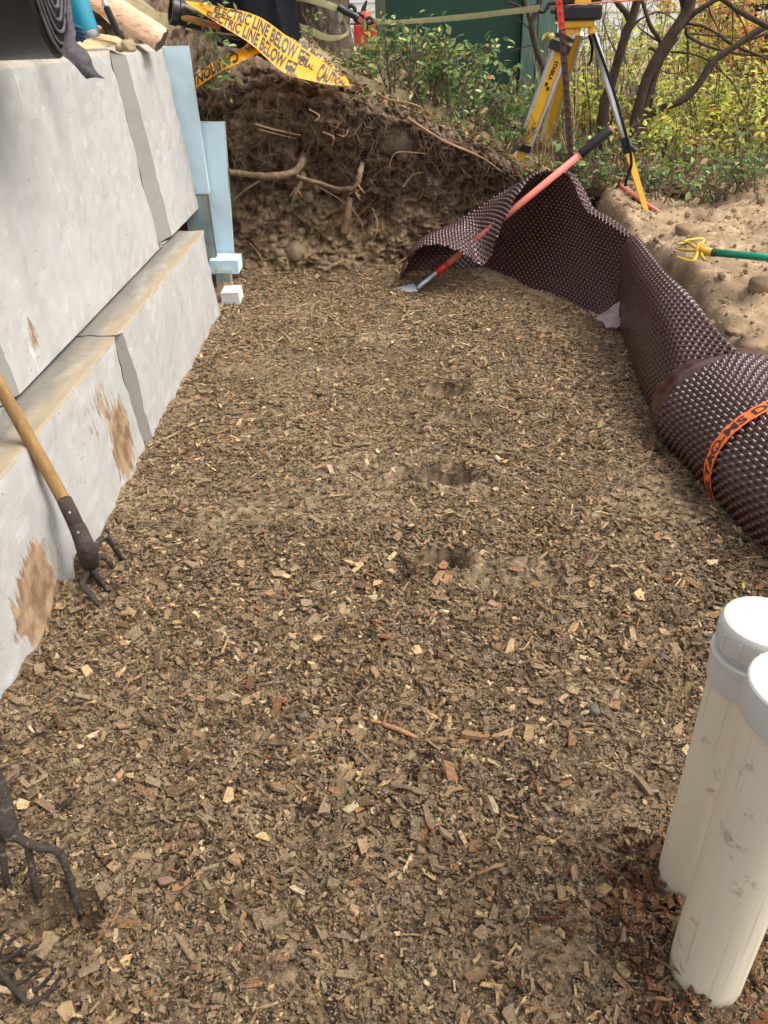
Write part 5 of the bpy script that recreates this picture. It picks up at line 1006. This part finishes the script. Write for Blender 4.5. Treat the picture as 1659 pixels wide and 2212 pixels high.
# fallen leaves and litter on the crest and beyond
n = 5200; xx = RNG.uniform(-.6, 3.6, n); yy = 5.1 + 2.6 * RNG.random(n) ** 1.4
zz = np.where(yy > 5.5, G(xx, yy), np.where(xx > 1.2, terr_z(xx, yy), top_z(xx) + .01)) + .012
b = MB(); b.add(*leaves(n, np.stack([xx, yy, zz], -1), .045, [(.26, .15, .08), (.36, .24, .13), (.17, .10, .06), (.46, .34, .12), (.12, .19, .06)], [5, 4, 4, 2, 4], updir=.85)); tag(b.build('leaf_litter', M_tread), 'brown and green fallen leaves over the crest', kind='stuff')
n = 9000; xx = RNG.uniform(-1.4, 1.0, n); yy = RNG.uniform(7.2, 13.5, n); b = MB(); b.add(*leaves(n, np.stack([xx, yy, G(xx, yy) + .01], -1), .09, [(.36, .38, .10), (.25, .30, .10), (.5, .42, .2), (.42, .24, .12)], [5, 4, 3, 2], updir=.3, droop=-.8)); tag(b.build('grass', M_leaf), 'pale autumn grass in the gap before the white house', kind='stuff')
# ================================================================== TREES WITH BARE BOUGHS
def bough_tree(name, label, Yd, limbs, group=None):
    u0, v0 = limbs[0][0][0]; t = thing(name, label, 'tree', P(u0, v0, Y=Yd), group)
    for li, (pts, r0, r1, nm) in enumerate(limbs):
        b = MB(); n_ = len(pts); dy = RNG.uniform(-.12, .12) if nm != 'trunk' else 0; 
        b.tube([P(u, v, Y=Yd + dy * (i / max(1, n_ - 1)) + (li * .015)) for i, (u, v) in enumerate(pts)], np.array([r0, (r0 + r1) / 2, r1]) * Yd * .72 / 1717, 12 if r0 > 5 else 7, n=44, wob=.16 if r0 > 5 else .25, seed=li); b.build(nm, M_barkdark, t, smooth=True)
    return t
bough_tree('leaning_tree', 'single dark crooked trunk just right of the silver tripod leg', 6.0, [([(1292, 330), (1299, 285), (1305, 226), (1323, 174), (1335, 131), (1354, 70), (1363, 46), (1372, 18), (1382, -30)], 15, 10, 'trunk'), ([(1362, 50), (1352, 28), (1338, 12), (1330, 2)], 9, 6, 'limb'), ([(1352, 82), (1375, 48), (1395, 36), (1420, 26), (1445, 34), (1462, 46)], 2.6, 1.5, 'branch'), ([(1336, 120), (1322, 96), (1310, 70), (1302, 40)], 2, 1, 'branch'), ([(1300, 300), (1330, 240), (1345, 180)], 2, 1, 'branch')])
bough_tree('forked_tree', 'multi stemmed dark tree with twin leaning trunks and a long low bough to the right', 5.75, [
    ([(1352, 385), (1360, 320), (1372, 262), (1393, 183), (1412, 140), (1432, 106), (1461, 61), (1485, 22), (1500, -30)], 15, 13, 'trunk'),
    ([(1360, 385), (1372, 310), (1385, 250), (1404, 196), (1425, 140), (1440, 110), (1462, 80)], 11, 8, 'trunk'),
    ([(1366, 385), (1384, 300), (1403, 242), (1412, 190), (1424, 140)], 6, 4, 'trunk'),
    ([(1358, 390), (1366, 300), (1392, 254), (1430, 234), (1473, 217), (1505, 187), (1528, 150), (1548, 126), (1575, 108), (1600, 92), (1635, 68), (1690, 38)], 11, 8, 'bough'),
    ([(1482, 28), (1478, 10), (1470, -20)], 10, 9, 'limb'), ([(1461, 66), (1480, 50), (1492, 35), (1510, 22), (1545, 0), (1580, -20)], 8, 5, 'limb'),
    ([(1583, 100), (1610, 88), (1640, 78), (1700, 60)], 5.5, 4, 'branch'),
    ([(1484, 50), (1515, 56), (1549, 72), (1575, 92), (1600, 104), (1630, 116), (1690, 140)], 4, 3, 'branch'),
    ([(1482, 60), (1484, 76), (1510, 92), (1545, 105), (1600, 117), (1690, 122)], 4, 2.6, 'branch'),
    ([(1428, 96), (1420, 78), (1405, 56), (1396, 30), (1384, -10)], 6, 4.5, 'branch'), ([(1424, 90), (1405, 78), (1388, 66), (1377, 56)], 3, 1.5, 'branch'),
    ([(1448, 112), (1480, 114), (1512, 122), (1538, 136), (1562, 158), (1586, 184), (1602, 225), (1620, 255)], 2.6, 1.3, 'branch'),
    ([(1478, 72), (1520, 75), (1562, 80), (1600, 82), (1630, 76)], 2.5, 1.2, 'branch'), ([(1486, 80), (1486, 110), (1485, 150), (1493, 176)], 1.8, .8, 'branch'),
    ([(1424, 150), (1445, 158), (1470, 158), (1498, 150)], 1.6, .8, 'branch'), ([(1530, 10), (1535, 30), (1545, 50), (1552, 66)], 2.4, 1.5, 'branch'),
    ([(1425, 112), (1404, 104)], 5, 4, 'broken_stub')])
bough_tree('overhanging_branches', 'reddish thin boughs hanging in from the top right corner', 5.3, [([(1500, -30), (1560, -2), (1590, 20), (1626, 40), (1680, 68)], 5, 7, 'bough'), ([(1583, 17), (1583, 60), (1582, 92)], 1.8, .8, 'branch'), ([(1586, 20), (1604, 50), (1618, 90), (1622, 110)], 2.2, 1, 'branch'), ([(1545, -20), (1575, 8), (1586, 18), (1600, 14)], 4, 2.5, 'branch'), ([(1626, 40), (1645, 52), (1690, 70)], 3, 2, 'branch')])
bough_tree('shed_side_tree', 'slim forked dark tree standing in front of the pale green shed board', 6.6, [([(1180, 320), (1182, 240), (1178, 180), (1174, 148), (1163, 116), (1153, 80), (1148, 50), (1158, 25), (1172, -20)], 10, 7, 'trunk'), ([(1149, 52), (1142, 34), (1128, -20)], 5.5, 4.5, 'limb'), ([(1142, 30), (1120, 12), (1095, 2)], 2.5, 1.5, 'branch'), ([(1150, 70), (1130, 50), (1108, 36)], 1.8, .9, 'branch'), ([(1156, 96), (1130, 102), (1100, 112)], 1.5, .7, 'branch')])
# slender saplings
for q, (u, v0, v1, y, du) in enumerate([(1243, 300, 110, 6.3, -4), (1256, 310, 90, 6.5, 8), (1296, 290, 60, 6.6, -10), (1318, 300, 150, 6.1, 14), (1280, 320, 160, 6.2, -16), (1436, 330, 200, 6.0, 10), (1500, 340, 190, 6.1, -12), (1546, 380, 250, 5.8, 20), (1580, 300, 150, 6.6, 8), (1640, 350, 190, 6.2, -10)]):
    b = MB(); b.tube([P(u, v0 + 30, Y=y), P(u + du * .4, (v0 + v1) / 2, Y=y + .03), P(u + du, v1, Y=y)], [2.2 * y / 2000, .9 * y / 2000], 6, n=20, wob=.2, seed=q)
    tag(b.build('sapling', M_barkdark, smooth=True, loc=P(u, v0, Y=y)), ['bare stem between the two yellow tripod legs and the silver leg', 'tall bare stem just left of the silver leg', 'bare stem hidden behind the upper silver leg', 'thin stem against the lower part of the crooked single trunk', 'slanting stem close behind the silver leg', 'thin stem rising between the forked tree and its low bough', 'bare stem under the middle of the low bough', 'short bare stem in the brownish lower thicket', 'bare stem above the gravel path', 'bare stem nearest the right edge of the photo'][q], 'sapling', 'bare stems in the thicket')
# ================================================================== ROOTS AND STONES IN THE BANK
def onbank(u, v, out=.03):
    p = P(u, v, Y=5.0)
    for _ in range(3): p = P(u, v, Y=bank_y(p[0], p[2]) - out)
    return p
t = thing('broken_root', 'thick broken tree root crossing the dark bank beside the foam board', 'root', onbank(600, 375))
b = MB(); b.tube([onbank(u, v, o) for u, v, o in ((470, 358, .04), (500, 372, .10), (535, 376, .12), (580, 380, .12), (615, 378, .12), (640, 368, .10), (652, 350, .05), (655, 335, .0))], [.015, .018, .020, .024], 10, n=70, wob=.35, col=(1.2, 1.1, 1.0)); b.build('main_root', M_root, t, smooth=True)
for pts, r_, nm in (([(640, 380, .12), (668, 390, .13), (700, 398, .14), (730, 408, .15), (762, 408, .14)], (.013, .011, .013), 'side_root'), ([(762, 410, .14), (772, 395, .13), (778, 372, .10), (782, 355, .05)], (.018, .014), 'side_root'),
                    ([(655, 375, .11), (650, 395, .13), (640, 415, .15), (630, 440, .13)], (.020, .012, .006), 'side_root'), ([(560, 392, .12), (530, 410, .12), (505, 432, .10), (492, 448, .08)], (.008, .004), 'side_root')):
    b = MB(); b.tube([onbank(*q) for q in pts], r_, 8, n=40, wob=.4, col=(1.15, 1.05, .95)); b.build(nm, M_root, t, smooth=True)
for (cu_x, cv_y) in ((772, 398), (765, 412), (638, 408)):
    for k in range(7):
        a0 = onbank(cu_x, cv_y, .15); a1 = onbank(cu_x + random.uniform(-14, 16), cv_y + random.uniform(-6, 26), .17); b = MB(); b.tube([a0, a1], [.006, .0015], 5, n=6, wob=.3, col=(3.0, 2.5, 1.9)); b.build('splinter', M_root, t)
b = MB(); b.tube([onbank(u, v, o) for u, v, o in ((756, 430, .02), (752, 455, .04), (748, 480, .05), (742, 505, .05))], [.020, .026, .024], 9, n=20, wob=.2, col=(1.2, 1, .85)); tag(b.build('root_stump', M_root, smooth=True, loc=onbank(748, 470)), 'blunt upright root stub low in the middle of the bank', 'root')
rl = [('pale twig like root high on the bank under the tape', [(552, 268), (585, 278), (620, 286), (650, 292)], .007, 1.9), ('second pale root just below the upper twig like root', [(560, 280), (600, 290), (640, 300)], .006, 1.5), ('short pale forked root right of the tape knot', [(668, 236), (690, 250), (680, 262)], .005, 2.6),
      ('pale hooked root below the mound crest', [(698, 285), (720, 296), (718, 315)], .007, 2.0), ('pale zigzag root under the crest, right half', [(728, 290), (745, 294), (752, 280)], .004, 2.8), ('thin straw coloured root in the upper right of the bank', [(840, 362), (850, 335), (870, 328), (920, 332)], .004, 2.2),
      ('long thin root running down the lower middle bank', [(690, 405), (740, 435), (775, 470), (788, 510)], .004, 1.7), ('wavy yellow root in the lower right bank', [(805, 450), (815, 480), (812, 505), (795, 535)], .004, 2.0), ('reddish root by the curled flap mouth', [(855, 570), (880, 555), (905, 535), (930, 525)], .006, 1.9),
      ('dark root stub above the curled flap', [(870, 405), (890, 380), (915, 372)], .010, .9), ('brown root low left near the blue offcut', [(540, 525), (560, 550), (575, 585)], .005, 1.3), ('pale root on the crest running down to the flap', [(880, 255), (960, 305), (1040, 340), (1085, 372)], .009, 1.5), ('thin branch lying on the crest by the strap end', [(815, 200), (840, 215), (900, 228), (950, 262)], .006, 1.4)]
for lab, pts, r_, br_ in rl:
    b = MB(); q = [onbank(u, v, .05 + .02 * math.sin(i)) for i, (u, v) in enumerate(pts)]; b.tube(q, [r_, r_ * .8, r_ * .4], 6, n=24, wob=.3, col=(br_ * 1.15, br_ * .95, br_ * .8))
    tag(b.build('exposed_root', M_root, smooth=True, loc=q[0]), lab, 'root', 'exposed roots in the bank')
b = MB()
for i in range(1700):
    x = RNG.uniform(-1.0, 1.05); zt = float(top_z(x)); z = zt * RNG.uniform(.22, 1.0) if RNG.random() < .75 else zt * RNG.uniform(.6, .98); y = bank_y(x, z)
    L = RNG.uniform(.03, .14); d = np.array((RNG.normal() * .35, -.15, -1.)) if RNG.random() < .7 else np.array((RNG.normal(), -.3, RNG.normal() * .4)); p = np.array((x, y - .01, z)); pts = [p]
    for k in range(4):
        d = d + RNG.normal(size=3) * .35; pts.append(pts[-1] + d / np.linalg.norm(d) * L / 4)
        pts[-1][1] = min(pts[-1][1], bank_y(pts[-1][0], max(.02, pts[-1][2])) - .006)
    br_ = RNG.uniform(.5, 1.7); b.tube(pts, [RNG.uniform(.0010, .0024), .0006], 3, cap=False, col=(br_, br_ * .85, br_ * .72))
tag(b.build('root_hairs', M_root), 'tangle of fine root hairs hanging from the earth bank', kind='stuff')
def stone(name, p, r, label, cat='stone', group=None, col=(1, 1, 1), sq=(1, .8, .65), M_=None):
    bm = bmesh.new(); bmesh.ops.create_icosphere(bm, subdivisions=3, radius=1)
    v = np.array([x.co[:] for x in bm.verts]); sd = RNG.integers(0, 999)
    v = v * (1 + .22 * fbm(v[:, 0] * 1.1 + sd, v[:, 1] * 1.1, v[:, 2] * 1.1, 3, 7))[:, None]; v = np.sign(v) * np.abs(v) ** .88
    a = RNG.uniform(0, 6.28); c, s = math.cos(a), math.sin(a); v = v * np.array(sq) * r; v = np.stack([v[:, 0] * c - v[:, 1] * s, v[:, 0] * s + v[:, 1] * c, v[:, 2]], 1)
    f = np.array([[x.index for x in fa.verts] for fa in bm.faces]); bm.free(); b = MB(); b.add(v + p, f, col); o = b.build(name, M_ or M_stone, smooth=True, loc=p)
    return tag(o, label, cat, group)
bs = [(637, 545, .075, 'largest boulder low in the left half of the bank'), (590, 515, .035, 'pale stone above left of the largest bank boulder'), (592, 532, .028, 'small angular stone left of the largest bank boulder'), (600, 548, .03, 'tan stone left of and below the largest bank boulder'), (650, 500, .028, 'stone just above the largest bank boulder'),
      (668, 425, .045, 'round brown stone under the thick root'), (760, 452, .016, 'little pale stone beside the root stub'), (858, 300, .10, 'big dark rock under the crest at the upper right of the bank'), (870, 335, .05, 'dark rounded stone below the big crest rock'), (605, 565, .025, 'small stone low on the bank, bottom left'), (765, 590, .022, 'pale stone at the foot of the bank, middle'), (700, 600, .02, 'pale pebble at the bank foot right of the boulder'),
      (720, 560, .03, 'half buried stone right of the largest boulder'), (820, 565, .03, 'tan stone low at the right of the bank'), (890, 590, .03, 'stone beside the curled flap mouth'), (560, 500, .022, 'small stone near the shorter foam board'), (800, 505, .03, 'buried tan stone right of the root stub'), (575, 470, .025, 'stone in the left of the bank above the pebbles'), (845, 520, .025, 'small stone in the right lower bank')]
for u, v, r, lab in bs:
    p = onbank(u, v, .0); dk = .45 if v < 400 else .82; stone('embedded_stone', p, r, lab, 'stone', 'stones set in the earth bank', (dk * 1.1, dk, dk * .8), sq=(1.1, .7, .8))
ts = [(1487, 492, .40, .080, 'large round stone at the back edge of the terrace'), (1530, 502, .43, .05, 'brown clod leaning on the large terrace stone'), (1656, 585, .43, .075, 'pale stone cut by the right edge, below the green shaft'), (1505, 628, .42, .035, 'grey stone halfway down the terrace'), (1540, 655, .40, .05, 'flat angular stone right of the membrane crest'), (1640, 700, .36, .05, 'stone low at the right edge of the terrace'), (1560, 600, .43, .03, 'small stone in the middle of the terrace'), (1450, 560, .42, .025, 'small stone left of the cultivator claws'), (1600, 640, .4, .03, 'little stone right of the flat angular stone')]
for u, v, z, r, lab in ts:
    p = P(u, v, Z=z); p[2] = float(terr_z(np.array(p[0]), np.array(p[1]))) + r * .08; stone('terrace_stone', p, r, lab, 'stone', 'stones on the sandy terrace', (1.15, .95, .72), sq=(1, .8, .52))
n = 5000
b = MB()
for i in range(n):
    x = RNG.uniform(1.3, 2.9); y = RNG.uniform(1.9, 5.2); r = .0022 + .009 * RNG.random() ** 3 * (2.2 if RNG.random() < .12 else 1); bm = bmesh.new(); bmesh.ops.create_icosphere(bm, subdivisions=1, radius=r)
    v = np.array([q.co[:] for q in bm.verts]) * RNG.uniform(.7, 1.2, 3) * (1 + RNG.normal(size=(len(bm.verts), 1)) * .12); f = np.array([[q.index for q in fa.verts] for fa in bm.faces]); bm.free(); b.add(v + np.array((x, y, float(terr_z(np.array(x), np.array(y))) + r * .3)), f, np.array((1, 1, 1)) * RNG.uniform(.6, 1.3))
tag(b.build('sand_clods', M_sand), 'loose clods and grit on the sandy terrace', kind='stuff')
for u, v, r, lab in ((1210, 1342, .014, 'dark round pebble on the chips left of the threaded pipe'), (1280, 1545, .017, 'dark grey pebble on the chips in the lower right'), (866, 1096, .010, 'bluish pebble below the middle footprint'), (942, 972, .017, 'flat blackish pebble above the middle footprint'), (1432, 1425, .012, 'brownish pebble near the left pipe cap'), (930, 1200, .010, 'small dark pebble in the lowest footprint'), (655, 1255 + 300, .013, 'dark pebble in the near middle of the floor'), (1130, 797, .012, 'small grey pebble on the far right of the floor')):
    p = P(u, v, Z=0); p[2] = float(floor_z(np.array([p[0]]), np.array([p[1]]))[0]) + .006; stone('pebble', p, r, lab, 'pebble', 'pebbles on the chips', (.55, .6, .62))
for u, v, r, lab in ((278, 100, .030, 'pale knobbly stone beside the flask and the gadget'), (262, 112, .022, 'small stone in the sand below the pale knobbly stone'), (212, 60, .012, 'tiny stone in the sand right of the flask')):
    p = P(u, v, Y=3.35); p[2] = max(p[2], 1.28); stone('wall_top_stone', p, r, lab, 'stone', None, (1.6, 1.45, 1.1))
q = [P(782, 1550, Z=.012), P(850, 1572, Z=.016), P(900, 1594, Z=.014), P(932, 1612, Z=.008)]
b = MB(); b.tube(q, [.004, .006, .004], 7, n=24, wob=.35, col=(1.9, 1.3, .95)); tag(b.build('long_twig', M_root, smooth=True, loc=q[0]), 'long thin reddish twig lying on the chips near the middle of the foreground', 'twig')
b = MB(); q = [P(1030, 1888 - 0, Z=.012), P(1070, 1872, Z=.02), P(1120, 1860, Z=.012)]; b.tube(q, [.003, .005, .002], 6, n=16, wob=.4, col=(1.5, 1.2, .9)); tag(b.build('short_twig', M_root, smooth=True, loc=q[0]), 'short brown twig among the near chips right of centre', 'twig')
# dry grass and bramble canes through the thicket
b = MB()
for i in range(1500):
    x = RNG.uniform(1.15, 5.2); y = RNG.uniform(5.25, 8.6); z = float(G(x, y)); h = RNG.uniform(.2, .75) if y > 5.8 else RNG.uniform(.12, .4); a = RNG.uniform(0, 6.28); L = h * RNG.uniform(.1, .6)
    p = np.array((x, y, z)); k = RNG.uniform(.8, 3.2); b.tube([p, p + (math.cos(a) * L * .3, math.sin(a) * L * .3, h * .6), p + (math.cos(a) * L, math.sin(a) * L, h)], [.004, .0012], 3, cap=False, col=(k, k * .92, k * .72))
tag(b.build('dry_canes', M_root), 'dry canes and grass stems standing all through the thicket', kind='stuff')
